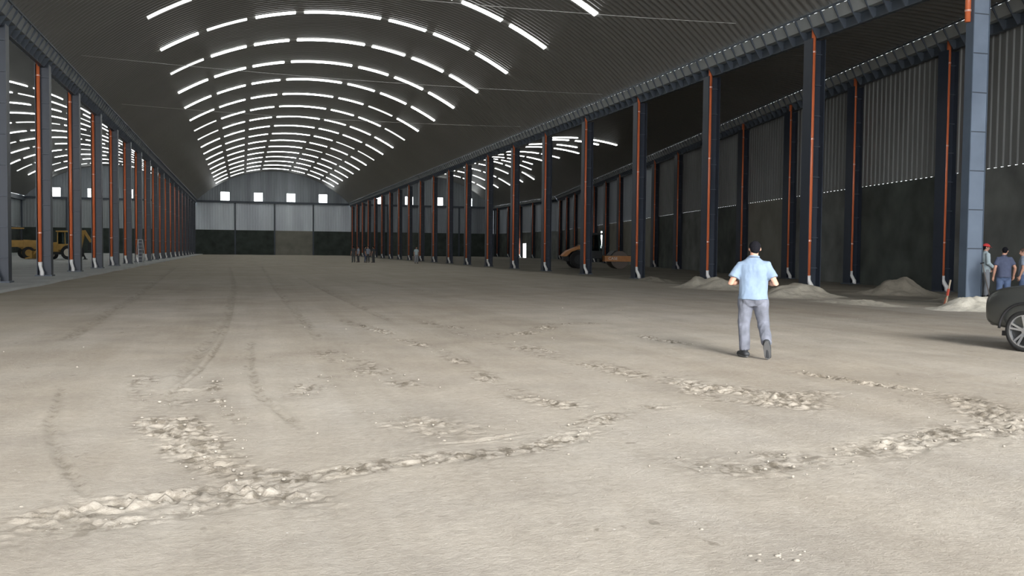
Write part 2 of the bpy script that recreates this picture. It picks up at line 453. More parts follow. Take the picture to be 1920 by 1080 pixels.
# concrete slab of the left aisle with its kerb under the left columns
SLX = XL + 1.45
slab = struct('floor', MB().box(XLL - 1, SLX, -25, YW, -0.3, 0.10), M_SLAB)
mbj = MB()
for k in range(-2, 40):
    mbj.box(XLL, SLX - 0.3, colY(k / 2.0) - 0.02, colY(k / 2.0) + 0.02, 0.1, 0.103)
for x in (-13, -18, -23, -28, -33): mbj.box(x - .02, x + .02, -20, YW - 1, 0.1, 0.1025)
struct('trim_1', mbj, mat('slab_joint', (0.22, 0.22, 0.21), 0.9))

# ------------------------------------------------------------------ roofs
def arch_roof(xa, xb, y0, y1, pitch=0.45, nseg=30):
    # corrugated sheet arched across the bay, ribs running across it
    ys, off = [], []
    y = y0
    while y < y1:
        for f, o in ((0.0, 0.0), (0.42, 0.0), (0.54, 0.07), (0.86, 0.07)):
            ys.append(y + f * pitch); off.append(o)
        y += pitch
    ys.append(y1); off.append(0)
    ys = np.array(ys); off = np.array(off)
    A = np.array([xa(t) for t in ys]); B = np.array([xb(t) for t in ys])
    half = (B - A) / 2; xc = (A + B) / 2
    th = np.arcsin(half / RAD)
    u = np.linspace(-1, 1, nseg + 1)
    TH = th[:, None] * u[None, :]
    R = RAD + off[:, None]
    X = xc[:, None] + R * np.sin(TH)
    Z = ZG + R * np.cos(TH) - (RAD * np.cos(th))[:, None]
    Y = np.repeat(ys[:, None], nseg + 1, 1)
    co = np.stack([X, Y, Z], -1).reshape(-1, 3)
    ny, nx = X.shape
    i = np.arange(ny - 1)[:, None] * nx + np.arange(nx - 1)[None, :]
    q = np.stack([i, i + nx, i + nx + 1, i + 1], -1).reshape(-1, 4)
    me = bpy.data.meshes.new('ceiling')
    me.vertices.add(len(co)); me.vertices.foreach_set('co', co.ravel())
    me.loops.add(q.size); me.loops.foreach_set('vertex_index', q.ravel())
    me.polygons.add(len(q)); me.polygons.foreach_set('loop_start', np.arange(0, q.size, 4))
    me.update(calc_edges=True); me.materials.append(M_SHEET)
    o = bpy.data.objects.new('ceiling', me); C.objects.link(o); return tag(o, kind='structure')
G = 0.45
arch_roof(lambda y: XL + G, lambda y: XR - G, YF, YW + 0.3)
arch_roof(lambda y: XLL + G, lambda y: XL - G, YF, YW + 0.3)
arch_roof(lambda y: XR + G, lambda y: xo(y) - G, 6.0, YW + 0.3)

# ------------------------------------------------------------------ skylights
def arch_pt(xc, s, y, drop=0.0, half=(XR - XL) / 2):
    th = s / RAD; r = RAD - drop
    th0 = math.asin((half - 0.45) / RAD)
    return (xc + r * math.sin(th), y, ZG + r * math.cos(th) - RAD * math.cos(th0))
SEGS = [(-11.45, -9.0), (-8.45, -5.95), (-5.4, -2.95), (-2.4, 2.4), (2.95, 5.4), (5.95, 8.45), (9.0, 11.45)]
SEGN = ['leftmost', 'second from left', 'third from left', 'long middle', 'third from right', 'second from right', 'rightmost']
def strip_mesh(xc, s0, s1, wy=0.22):
    mb = MB(); n = 8
    P = []
    for i in range(n + 1):
        s = s0 + (s1 - s0) * i / n
        for yy, dr in ((-wy, 0.005), (-wy, 0.07), (wy, 0.07), (wy, 0.005)): P.append(arch_pt(0, s, yy, dr))
    F = []
    for i in range(n):
        for k in range(4): F.append((4 * i + k, 4 * i + (k + 1) % 4, 4 * i + 4 + (k + 1) % 4, 4 * i + 4 + k))
    F += [(3, 2, 1, 0), (4 * n, 4 * n + 1, 4 * n + 2, 4 * n + 3)]
    return mb.add(P, F)
SK = {}
for i, (a, b) in enumerate(SEGS):
    for dull in (0, 1):
        SK[i, dull] = strip_mesh(0, a, b).mesh('skylight', M_SKYD if dull else M_SKY)
DULL = {(4, 0), (8, 0), (7, 5), (9, 0), (11, 5), (11, 6), (8, 6), (13, 5), (13, 4), (2, 0), (3, 1)}
yrows = [43.3 + SP * k for k in range(-1, 18)]
SEGN = ['outer end towards slab', 'second towards slab', 'inner towards slab', 'long one at crown', 'inner towards soil', 'second towards soil', 'outer end towards soil']
def sky_tag(o, d, roof, seg, r):
    tag(o, ('dim' if d else 'white') + ' skylight, %s roof, %s, %s arc' % (roof, seg, ORD[r]), 'skylight', 'skylight strips of the %s roof' % roof)
for bay, (xc, bn) in enumerate((((XL + XR) / 2, 'main'), ((XLL + XL) / 2, 'slab aisle'))):
    for r, y in enumerate(yrows):
        for i in range(7):
            if bay == 0 and r == 0 and i not in (5, 6): continue
            if bay == 1 and (r < 5 or (r < 7 and i > 4)): continue
            d = 1 if ((r, i) in DULL and bay == 0) or (bay == 1 and (r * 3 + i * 5) % 4 == 0) else 0
            o = bpy.data.objects.new('skylight_strip', SK[i, d]); C.objects.link(o); o.location = (xc, y, 0)
            sky_tag(o, d, bn, SEGN[i], r)
RR = [(80.5, [(-2.4, .6), (2.0, 4.6)]), (83.5, [(-2, .5), (1.2, 3.6)]), (89.5, [(-2.2, 0.1), (.8, 3.0)]), (94.5, [(-1.5, 1), (1.7, 4.6)]), (104.8, [(-3, -.6), (-.1, 2.2), (2.6, 4.9)]),
      (114.5, [(-3, -.4), (.1, 2.4), (2.8, 5.1)]), (125., [(-6, -3.8), (-3.4, -1.2), (-.6, 1.6), (2.1, 3.9), (4.4, 5.9)]), (135., [(-8.5, -6), (-5.4, -3), (-2.4, 2.4), (3, 5.4), (6, 8)]),
      (146.5, SEGS), (153., SEGS), (161., SEGS), (169., SEGS), (177., SEGS)]
WORDS = ['first', 'second', 'third', 'fourth', 'fifth', 'sixth', 'seventh']
for r, (y, sg) in enumerate(RR):
    hf = (xo(y) - XR) / 2; xc = (xo(y) + XR) / 2
    for i, (a, b) in enumerate(sg):
        mb = MB(); P = []; n = 6
        for q in range(n + 1):
            for yy, dr in ((-.15, 0.03), (-.15, 0.09), (.15, 0.09), (.15, 0.03)): P.append(arch_pt(xc, a + (b - a) * q / n, y + yy, dr, hf))
        F = [(4 * q + k, 4 * q + (k + 1) % 4, 4 * q + 4 + (k + 1) % 4, 4 * q + 4 + k) for q in range(n) for k in range(4)] + [(3, 2, 1, 0), (4 * n, 4 * n + 1, 4 * n + 2, 4 * n + 3)]
        sky_tag(mb.add(P, F).build('skylight_strip', M_SKY), 0, 'soil aisle', WORDS[i] + ' from the columns', r)

# ------------------------------------------------------------------ girders with gutters
gut = [(-0.52, 10.50), (-0.32, 10.10), (0.32, 10.10), (0.52, 10.50)]
gut_in = [(0.505, 10.50), (0.31, 10.115), (-0.31, 10.115), (-0.505, 10.50)]
br_poly = [(-0.60, 10.52), (-0.56, 10.40), (-0.13, 9.70), (0.13, 9.70), (0.56, 10.40), (0.60, 10.52), (0.535, 10.52), (0.34, 10.08), (-0.34, 10.08), (-0.535, 10.52)]
bracket_me = MB().prism(br_poly, -0.025, 0.025).mesh('bracket', M_STEEL2)
def girder(xa, ya, yb, ang, label, ntot_label=None):
    # local y runs along the girder
    root = empty('eave_girder', (xa, ya, 0), ang, label, 'girder')
    Lg = math.hypot(1, math.tan(-ang)) * (yb - ya)
    MB().box(-0.02, 0.02, 0, Lg, 9.72, 10.08).box(-0.085, 0.085, 0, Lg, 9.70, 9.735).box(-0.085, 0.085, 0, Lg, 10.06, 10.09).build('beam', M_STEEL2, root)
    MB().prism(gut + gut_in, 0, Lg).build('gutter', M_GUT, root)
    MB().box(-0.60, -0.53, 0, Lg, 10.50, 10.56).box(0.53, 0.60, 0, Lg, 10.50, 10.56).build('edge_angle', M_STEEL2, root)
    n = int(Lg / (SP / 10)); rest = MB()
    for i in range(n + 1):
        y = i * SP / 10
        if i < 99:
            b = bpy.data.objects.new('bracket', bracket_me); C.objects.link(b); b.parent = root; b.location = (0, y + .05, 0)
        else:
            rest.prism(br_poly, y + .025, y + .075)
    if rest.v: tag(rest.build('bracket', M_STEEL2, root), kind='stuff')
    return root
YS = colY(-1) - 0.35
girder(XR, YS, YW - 0.2, 0, 'dark eave girder with gutter over the columns between the earth floors')
girder(XL, YS, YW - 0.2, 0, 'dark eave girder with gutter over the columns along the slab')
sk = math.atan(0.2055)
girder(xo(YS), YS, YK, -sk, 'dark eave girder with gutter along the slanting outer wall')
girder(XOF, YK + 0.2, YW - 0.2, 0, 'short dark eave girder at the far end of the outer wall')
struct('trim_2', MB().box(XLL - .4, XLL + .5, YF, YW, 9.7, 10.5), M_STEEL2)
# plain eave beams in front of the first columns, out of the picture, closing the roof over the camera
for x in (XL, XR): struct('trim_3', MB().box(x - .5, x + .5, YF, YS, 9.75, 10.5), M_STEEL2)

# ------------------------------------------------------------------ columns and downpipes
def make_column():
    t = empty('steel_column')
    for sx in (-1, 1):
        MB().box(sx * 0.285 - 0.018, sx * 0.285 + 0.018, -0.27, 0.27, 0.06, 9.70).build('flange', M_STEEL, t)
    MB().box(-0.267, 0.267, -0.012, 0.012, 0.06, 9.70).build('web', M_STEEL, t)
    st = MB().box(-0.06, 0.267, -0.10, -0.012, -0.014, 0.014).box(-0.267, 0.267, 0.012, 0.25, -0.014, 0.014).mesh('stiffener', M_STEEL2)
    for k in range(8):
        o = bpy.data.objects.new('stiffener', st); C.objects.link(o); o.parent = t; o.location = (0, 0, 0.95 + 1.17 * k)
    MB().box(-0.36, 0.36, -0.36, 0.36, 0.0, 0.06).build('base_plate', M_STEEL2, t)
    return t
PR = 0.082
def make_pipe():
    t = empty('downpipe')
    MB().tube([(-0.17, -0.165, 0.60), (-0.17, -0.165, 10.085)], PR, 14).build('pipe', M_PIPE, t, smooth=True)
    MB().tube([(-0.17, -0.165, 0.66), (-0.17, -0.165, 0.52), (-0.155, -0.19, 0.44), (-0.085, -0.285, 0.24), (-0.065, -0.31, 0.18), (-0.065, -0.31, 0.03)],
              [PR + .014, PR + .014, PR, PR, PR + .012, PR + .012], 14).build('outlet_elbow', M_WHITE, t, smooth=True)
    for z in (2.0, 5.9, 9.2):
        MB().tube([(-0.17, -0.165, z - .03), (-0.17, -0.165, z + .03)], PR + .012, 14).box(-0.27, -0.17, -0.175, -0.155, z - .02, z + .02).build('clamp', mat('pipe_clamp', (0.75, 0.42, 0.33), 0.4, 0.3), t, smooth=False)
    return t
col0, pipe0 = make_column(), make_pipe()
def front_column(x, y):
    t = empty('steel_column', (x, y, 0), 0, 'broad blue front column standing between the sand heap and the red-capped man', 'column')
    MB().box(-0.30, -0.27, -0.15, 0.15, 0.06, 9.70).build('flange', M_STEEL_HALFLIT, t)
    MB().box(0.27, 0.30, -0.15, 0.15, 0.06, 9.70).build('flange', M_STEEL_HALFLIT, t)
    MB().box(-0.27, 0.27, -0.135, -0.115, 0.06, 9.70).build('web', M_STEEL_LIT, t)
    for k in range(8):
        z = 1.72 + 1.17 * k if k < 7 else 0.55
        if k < 7: MB().box(-0.268, 0.268, -0.150, -0.135, z - .014, z + .014).build('stiffener', M_STEEL2, t)
    MB().box(-0.36, 0.36, -0.30, 0.30, 0.0, 0.06).build('base_plate', M_STEEL2, t)
    p = empty('downpipe', (x, y, 0), 0, 'short orange downpipe high on the front column beside the sand heap', 'downpipe')
    MB().tube([(-0.385, 0.0, 8.5), (-0.385, 0.0, 10.06)], PR, 14).build('pipe', M_PIPE, p, smooth=True)
    MB().tube([(-0.385, 0.0, 8.8), (-0.385, 0.0, 8.86)], PR + .012, 14).build('clamp', mat('pipe_clamp', (0.75, 0.42, 0.33), 0.4, 0.3), p)

used = [False]
def place(k, x, y, z, rowname, n, wide=False):
    if not used[0]: c, p = col0, pipe0; used[0] = True
    else: c, p = copy_tree(col0), copy_tree(pipe0)
    c.location = (x, y, z); p.location = (x, y, z)
    tag(c, 'blue-grey steel column %s, %s from the front' % (rowname, ORD[n]), 'column', 'columns ' + rowname)
    tag(p, 'orange downpipe on the %s column %s' % (ORD[n], rowname), 'downpipe', 'downpipes on columns ' + rowname)
front_column(XR + 0.12, colY(-1))
for k in range(0, 20):
    place(k, XR, colY(k), 0.0, 'between the two earth floors', k + 1)
for k in range(0, 20):
    place(k, XL, colY(k), 0.10, 'along the concrete slab', k)
for k in range(-1, 20):
    place(k, xo(colY(k)), colY(k), 0.0, 'against the slanting wall', k + 1)
# footing pads under the right-hand columns
for k in range(-1, 20):
    pass

# ------------------------------------------------------------------ tie wires across the hall
for n, (y, z0, z1) in enumerate(((34.8, 11.3, 11.2), (50.9, 11.15, 10.8), (67.0, 11.1, 10.9))):
    mb = MB(); pts = [(XL + .3 + (XR - XL - .6) * i / 12, y, z0 + (z1 - z0) * i / 12 - 0.25 * (1 - (i / 6 - 1) ** 2)) for i in range(13)]
    mb.tube(pts, 0.012, 6)
    tag(mb.build('tie_wire', mat('tie_wire', (0.6, 0.6, 0.58), 0.5, 0.3)), 'thin pale tie wire strung across the main hall under the roof, %s from the front' % ORD[n], 'wire', 'tie wires under the roof')

# ------------------------------------------------------------------ walls
def corr(a, b, z0, z1f, pitch, depth, mat_, name='wall_back', thick=True):
    # vertical trapezoid sheet between plan points a and b, top given by function of distance
    a = Vector((*a, 0)); b = Vector((*b, 0)); d = (b - a); L = d.length; d.normalize(); nrm = Vector((-d.y, d.x, 0))
    mb = MB(); s = 0; prof = []
    while s < L:
        for f, o in ((0, 0), (0.55, 0), (0.65, 1), (0.9, 1)):
            if s + f * pitch < L: prof.append((s + f * pitch, o * depth))
        s += pitch
    prof.append((L, 0))
    vs, fs = [], []
    for t, o in prof:
        p = a + d * t + nrm * o
        vs += [(p.x, p.y, z0), (p.x, p.y, z1f(t))]
    for i in range(len(prof) - 1): fs.append((2 * i, 2 * i + 2, 2 * i + 3, 2 * i + 1))
    mb.add(vs, fs)
    return struct(name, mb, mat_)
# far end wall across the three bays
def far_bay(xa, xb, conc, sheet, name, span=None):
    xc, half = (xa + xb) / 2, (xb - xa) / 2
    def top(t):
        x = -half + t; v = math.asin(min(1, (half - G) / RAD))
        return max(ZB, ZG + math.sqrt(max(0, RAD ** 2 - x * x)) - RAD * math.cos(v) + 0.02)
    corr((xa, YW), (xb, YW), ZB, top, 0.5, -0.05, M_GSHEET, name)
    n = 4; wd = (xb - xa) / n
    for i in range(n):
        x0, x1 = xa + wd * i, xa + wd * (i + 1)
        struct(name, MB().box(x0, x1, YW - 0.06, YW + 0.15, -0.3, ZC), conc[i])
        corr((x0, YW), (x1, YW), ZC, lambda t: ZB + .05, 0.5, -0.05, sheet[i], name)
    for i in range(0, n + 1):
        x = xa + wd * i
        p = MB().box(x - 0.14, x + 0.14, YW - 0.36, YW - 0.33, 0, ZB - .02).box(x - 0.14, x + 0.14, YW - 0.10, YW - 0.07, 0, ZB - .02).box(x - 0.012, x + 0.012, YW - 0.33, YW - 0.10, 0, ZB - .02)
        if i not in (0, n):
            tag(p.build('wall_post', M_STEEL2), 'dark steel post on the far end wall of the %s, %s post from its left corner' % (name.split('|')[-1], ORD[i - 1]), 'post', 'posts of the far wall')
    return
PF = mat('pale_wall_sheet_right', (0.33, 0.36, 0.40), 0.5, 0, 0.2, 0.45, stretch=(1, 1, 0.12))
PL = mat('pale_wall_sheet_left', (0.40, 0.43, 0.44), 0.5, 0, 0.15, 0.45, stretch=(1, 1, 0.12))
bays = [(XL, XR, [M_CONF, M_CONF, M_CON2, M_CONF], [M_FSHEET] * 4, 'main hall'), (XLL, XL, [M_CONF] * 4, [PL] * 4, 'slab aisle'), (XR, XOF, [M_CONF, M_CON, M_CONF, M_CONF], [PF] * 4, 'soil aisle')]
for xa, xb, cn, sh, nm in bays:
    far_bay(xa, xb, cn, sh, 'wall_back')
    tag(MB().box(xa + .3, xb - .3, YW - 0.42, YW - 0.07, ZB - 0.02, ZB + 0.36).build('wall_beam', M_STEEL2), 'dark horizontal steel beam along the far wall of the ' + nm, 'beam')
for xe in (XLL - .45, XOF + .02): struct('trim_4', MB().box(xe, xe + .5, YW - .1, YW + .15, -.3, 11), M_STEEL2)
# fix post labels so each names its bay
posts = [o for o in C.objects if o.name.startswith('wall_post')]
for o in posts:
    x = o.data.vertices[0].co.x + .14
    nm = 'main hall' if XL < x < XR else ('slab aisle' if x < XL else 'soil aisle')
    xa = {'main hall': XL, 'slab aisle': XLL, 'soil aisle': XR}[nm]
    o['label'] = 'dark steel post on the far wall of the %s, %s of its three posts' % (nm, ORD[int(round((x - xa) / 7.48)) - 1])
wn = 0
for xc in ((XL + XR) / 2, (XLL + XL) / 2, (XR + XOF) / 2):
    for dx in (-9.35, -3.1, 3.15, 9.4):
        wn += 1
        x = xc + dx
        wf = struct('window_%d' % wn, MB().box(x - .86, x + .86, YW - .10, YW - .02, ZB + .37, ZB + .45).box(x - .86, x + .86, YW - .10, YW - .02, ZB + 2.05, ZB + 2.13)
                    .box(x - .86, x - .80, YW - .10, YW - .02, ZB + .45, ZB + 2.05).box(x + .80, x + .86, YW - .10, YW - .02, ZB + .45, ZB + 2.05), mat('window_frame', (0.2, 0.21, 0.22), 0.5))
        tag(MB().box(x - .80, x + .80, YW - .075, YW - .055, ZB + .45, ZB + 2.05).build('window_pane', M_WIN, wf), kind='structure')
# outer right wall, bay by bay, following the slant
random.seed(3)
cmap = {-1: M_CON3, 0: M_CON, 1: M_CON3, 2: M_CON2, 3: M_CON, 4: M_CON3, 5: M_CON, 6: M_CON2, 7: M_CON2, 8: M_CON2, 9: M_CON3, 10: M_CON, 11: M_CON2, 12: M_CON3, 13: M_CON, 14: M_CON3, 15: M_CON}
smap = {}
OFS = 0.34
ys = [6.0] + [colY(k) for k in range(-1, 20)] + [YW]
k = -2
edges = sorted(ys + [YK])
for i in range(len(edges) - 1):
    ya, yb = edges[i], edges[i + 1]
    kk = int(math.floor((ya - Y0) / SP + 1e-3))
    a = (xo(ya) + OFS, ya); b = (xo(yb) + OFS, yb)
    mc = cmap.get(kk, M_CON)
    d = Vector((b[0] - a[0], b[1] - a[1], 0)); dn = d.normalized(); nr = Vector((dn.y, -dn.x, 0))
    P = [Vector((*a, 0)), Vector((*b, 0)), Vector((*b, 0)) + nr * .15, Vector((*a, 0)) + nr * .15]
    mb = MB().add([(p.x, p.y, -0.3) for p in P] + [(p.x, p.y, ZC) for p in P], [(0, 1, 2, 3), (7, 6, 5, 4), (0, 4, 5, 1), (1, 5, 6, 2), (2, 6, 7, 3), (3, 7, 4, 0)])
    struct('wall_right', mb, mc)
    if yb - ya > 0.3:
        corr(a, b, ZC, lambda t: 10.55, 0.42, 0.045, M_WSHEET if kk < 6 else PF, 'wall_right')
# outer left wall
struct('wall_left', MB().box(XLL - .5, XLL - .3, YF, YW, -0.3, ZC), M_CON)
corr((XLL - .3, YF), (XLL - .3, YW), ZC, lambda t: 10.6, 0.6, -0.05, PL, 'wall_left')
# a bright doorway, and a glowing slit added to show through the roller cab
x = xo(165.5) + OFS - .03
o = struct('door_1', MB().box(-.03, .02, -.98, .98, 0.0, 2.8), M_STEEL2); o.location = (x, 165.5, 0)
tag(MB().box(-.05, -.035, -.9, .9, 0.05, 2.7).build('door_gap', M_WIN, o), kind='structure')
x = xo(107.6) + OFS - .03
o = struct('window_13', MB().box(-.03, .02, -.5, .5, 1.75, 4.05), M_STEEL2); o.location = (x, 107.6, 0); o.rotation_euler = (0, 0, -sk)
tag(MB().box(-.05, -.035, -.36, .36, 1.85, 3.95).build('window_pane', M_WIN, o), kind='structure')
# ------------------------------------------------------------------ baked surfaces for figures
def fuse(mb, name, m, voxel=0.012, smooth=6, parent=None, noise_amp=0.0, noise_scale=9.0, decim=None):
    tmp_me = mb.mesh('tmp'); tmp = bpy.data.objects.new('tmp', tmp_me); C.objects.link(tmp)
    r = tmp.modifiers.new('r', 'REMESH'); r.mode = 'VOXEL'; r.voxel_size = voxel; r.use_smooth_shade = True
    sm = tmp.modifiers.new('s', 'SMOOTH'); sm.iterations = smooth; sm.factor = 0.5
    dg = bpy.context.evaluated_depsgraph_get(); dg.update()
    me = bpy.data.meshes.new_from_object(tmp.evaluated_get(dg))
    bpy.data.objects.remove(tmp); bpy.data.meshes.remove(tmp_me)
    me.name = name
    if noise_amp:
        for v in me.vertices:
            p = Vector((v.co.x * noise_scale, v.co.y * noise_scale, v.co.z * noise_scale * 0.45))
            v.co += v.normal * noise_amp * (noise.noise(p) + 0.5 * abs(noise.noise(p * 2.1)))
    me.materials.clear(); me.materials.append(m)
    for p in me.polygons: p.use_smooth = True
    o = bpy.data.objects.new(name, me); C.objects.link(o)
    if parent: o.parent = parent
    return o
M_SKIN = mat('skin', (0.55, 0.30, 0.21), 0.55, 0, 0.06, 8)
M_HAIR = mat('dark_hair', (0.010, 0.010, 0.013), 0.9, bump=0.5, bscale=60, spec=0.1)
M_SOLE = mat('shoe_sole', (0.09, 0.09, 0.09), 0.8)
M_SHOE = mat('dark_shoe', (0.03, 0.032, 0.035), 0.6)

def V(*a): return Vector(a)
def hand(mb, wrist, dirn, palm_n, side, curl=0.35):
    # palm, four unequal fingers and a side thumb; dirn along the hand, palm_n out of the palm, side = thumb side vector
    d = dirn.normalized(); pn = (palm_n - d * palm_n.dot(d)).normalized(); sd = d.cross(pn).normalized()
    if sd.dot(side) < 0: sd = -sd
    mb.tube([wrist, wrist + d * .03, wrist + d * .085], [.026, .036, .038], 10, rounded=True)
    mb.obox(wrist + d * .055, d * .042, sd * .040, pn * .013)
    for i, (off, ln) in enumerate(((.031, .072), (.011, .080), (-.010, .074), (-.030, .058))):
        b = wrist + d * .092 + sd * off
        a1 = b + (d * math.cos(curl) + pn * math.sin(curl)) * ln * .5
        a2 = a1 + (d * math.cos(curl * 2.6) + pn * math.sin(curl * 2.6)) * ln * .5
        mb.tube([b - d * .015, a1, a2], [.0095, .009, .0078], 8, rounded=True)
    t0 = wrist + d * .03 + sd * .032
    t1 = t0 + (d * .6 + sd * .7 + pn * .25).normalized() * .038
    t2 = t1 + (d * .9 + sd * .25 + pn * .35).normalized() * .032
    mb.tube([t0, t1, t2], [.013, .0115, .009], 8, rounded=True)

def head_mesh(mb, c, face, tilt=0.0, s=.97):
    # c centre of the skull, face = unit vector of where the face looks
    f = face.normalized(); u = V(0, 0, 1); r = f.cross(u).normalized(); u = r.cross(f).normalized()
    R = Matrix((r, f, u)).transposed()
    def P(x, y, z): return c + (r * x + f * y + u * z) * s
    mb.ball(P(0, -.010, .012), (.076 * s, .096 * s, .098 * s), 18, R)
    mb.ball(P(0, .030, -.052), (.056 * s, .062 * s, .062 * s), 14, R)     # jaw
    mb.ball(P(0, .062, -.085), (.026 * s, .024 * s, .022 * s), 10, R)     # chin
    mb.tube([P(0, .082, .012), P(0, .103, -.022), P(0, .098, -.032)], [.009 * s, .014 * s, .012 * s], 8, rounded=True)   # nose
    for sx in (-1, 1):
        mb.ball(P(sx * .079, -.008, -.012), (.012 * s, .020 * s, .031 * s), 10, R)  # ears
        mb.ball(P(sx * .030, .078, .020), (.022 * s, .012 * s, .008 * s), 8, R)   # brow
    mb.tube([P(-.022, .088, -.056), P(0, .095, -.055), P(.022, .088, -.056)], .007 * s, 8, rounded=True)  # mouth
    return P, R

def person(loc, rz, J, label, shirt, trousers, hair='short', scale=1.0, shirt_hem=.90, sleeve=.55, skin=M_SKIN, hair_mat=None, cap=None, shoe=M_SHOE, vox=.012, belly=0.0, girth=1.0, group=None, curl=.35, fold=.009):
    t = empty('person', loc, rz, label, 'person', group)
    t.scale = (scale,) * 3
    g = girth
    # ---- body, one continuous skin
    b = MB()
    pel, ch, nk, hd = J['pelvis'], J['chest'], J['neck'], J['head']
    b.tube([pel + V(0, 0, -.06), pel + V(0, 0, .06), (pel + ch) / 2, ch, nk + V(0, 0, -.06), nk], [.10, .10, .09, .10, .07, .056], 16, flat=None, rounded=True)
    b.tube([nk + V(0, 0, -.04), nk + (hd - nk) * .5, hd + V(0, 0, -.03)], [.062, .056, .058], 14, rounded=True)
    P, R = head_mesh(b, hd, J['face'])
    for s_ in 'LR':
        sh, el, wr = J['sh' + s_], J['el' + s_], J['wr' + s_]
        b.tube([(sh + ch) / 2 + V(0, 0, .05), sh, (sh + el) / 2, el, el + (wr - el) * .35, wr], [.055, .052, .047, .042, .043, .027], 12, rounded=True)
        d = J.get('hd' + s_, (wr - el)); pn = J.get('pn' + s_, V(0, -1, -.3))
        hand(b, wr, d, pn, J.get('th' + s_, V(0, 0, 1)), curl)
        hp, kn, an, to = J['hp' + s_], J['kn' + s_], J['an' + s_], J['to' + s_]
        b.tube([hp + V(0, 0, .02), (hp + kn) / 2, kn, kn + (an - kn) * .35, an], [.075, .068, .052, .052, .036], 12, rounded=True)
        b.tube([an, an + (to - an) * .5, to], [.036, .034, .028], 10, rounded=True)
    body = fuse(b, 'body', skin, min(vox, .009), 2, t)
    # eyes
    for sx in (-1, 1):
        e = MB(); e.ball(P(sx * .030, .080, .004), (.012, .009, .008), 10, R)
        eo = e.build('eye', mat('eye_white', (0.8, 0.78, 0.75), 0.3), t, smooth=True)
        MB().ball(P(sx * .030, .088, .004), .0045, 8).build('iris', M_HAIR, eo, smooth=True)
    # ---- hair / cap
    h = MB()
    fv, uv = R.col[1], R.col[2]
    h.ball(P(0, -.016, .020), (.080, .093, .094), 20, R)
    h.ball(P(0, -.042, -.012), (.068, .064, .078), 16, R)
    ho = fuse(h, 'hair', hair_mat or M_HAIR, .009, 2, t, .004, 40)
    # cut the hair away from the face
    bm = bmesh.new(); bm.from_mesh(ho.data)
    bmesh.ops.delete(bm, geom=[v for v in bm.verts if (lambda q: q.dot(fv) > .045 + .35 * q.dot(uv) * (q.dot(uv) > 0) or q.dot(uv) < -.095 or (q.dot(uv) < -.01 and q.dot(fv) > .0))(v.co - hd)], context='VERTS')
    bm.to_mesh(ho.data); bm.free()
    if cap:
        cm = MB(); secs = []
        cm.ball(P(0, -.006, .040), (.096, .112, .086), 20, R)
        co = fuse(cm, 'cap', cap, .008, 2, t)
        bm = bmesh.new(); bm.from_mesh(co.data)
        bmesh.ops.delete(bm, geom=[v for v in bm.verts if (v.co - hd).dot(uv) < .022], context='VERTS'); bm.to_mesh(co.data); bm.free()
        sm_ = co.modifiers.new('thick', 'SOLIDIFY'); sm_.thickness = .004
        br = MB(); n = 10; top = []; bot = []
        for i in range(n + 1):
            a = PI * i / n
            q = P(.080 * math.cos(a), .080 + .090 * math.sin(a), .036 - .012 * math.sin(a)); q0 = P(.082 * math.cos(a), .060 + .04 * math.sin(a) * 0, .036)
            top += [q, q0]
        vs = top + [p - uv * .006 for p in top]; m_ = len(top); fs = []
        for i in range(n):
            a_, b_, c_, d_ = 2 * i, 2 * i + 1, 2 * i + 3, 2 * i + 2
            fs += [(a_, b_, c_, d_), (a_ + m_, d_ + m_, c_ + m_, b_ + m_), (a_, d_, d_ + m_, a_ + m_), (b_, b_ + m_, c_ + m_, c_)]
        br.add(vs, fs).build('cap_brim', cap, co)
    # ---- shirt
    s = MB()
    tw = J.get('width', .185)
    up_ = (nk - pel).normalized()
    hem = pel + V(0, 0, shirt_hem - pel.z)
    def sec(p, rx, ry): return (p.x, p.y, p.z, rx * g, ry * g)
    s.loft([sec(hem, .183, .146 + belly), sec(hem + (ch - pel) * .25, .176, .138 + belly), sec(pel + (ch - pel) * .55, .172, .125 + belly * .8), sec(ch, .185, .132),
            sec(ch + (nk - ch) * .40, .165, .118), sec(ch + (nk - ch) * .68, .125, .095), sec(ch + (nk - ch) * .86, .088, .078), sec(nk + V(0, 0, -.005), .072, .070)], 24, 2.3)
    for s_ in 'LR':
        sh, el = J['sh' + s_], J['el' + s_]
        e = sh + (el - sh) * sleeve * 1.35 if sleeve < .9 else el
        pts = [ch * .35 + sh * .65 + V(0, 0, .02), sh, (sh + e) / 2, e]; rr = [.074, .070, .068, .070]
        if sleeve >= .9:
            pts += [el + (J['wr' + s_] - el) * .9]; rr += [.045]
        s.tube(pts, [q * g ** .5 for q in rr], 14)
    fuse(s, 'shirt', shirt, vox, 4, t, fold, 8)
    cl = MB(); ring = [nk + V(.066 * math.cos(a), .064 * math.sin(a), .004 + .010 * math.cos(a + PI / 2)) for a in [2 * PI * i / 16 for i in range(17)]]
    cl.tube(ring, .014, 8, cap=False); cl.build('collar', shirt, t, smooth=True)
    # ---- trousers
    tr = MB()
    tr.loft([sec(pel + V(0, 0, .06), .140, .100 + belly * .5), sec(pel + V(0, 0, -.02), .150, .108), sec(pel + V(0, -.012, -.10), .166, .128), sec(pel + V(0, 0, -.15), .150, .115), sec(pel + V(0, 0, -.20), .09, .09)], 22, 2.4)
    for s_ in 'LR':
        hp, kn, an = J['hp' + s_], J['kn' + s_], J['an' + s_]
        tr.tube([hp + V(0, 0, .0), hp + (kn - hp) * .35, kn, kn + (an - kn) * .35, an + (kn - an) * .10, an + (kn - an) * .03], [.096 * g, .097 * g, .080, .079, .069, .068], 16)
    fuse(tr, 'trousers', trousers, vox, 4, t, fold * .9, 11)
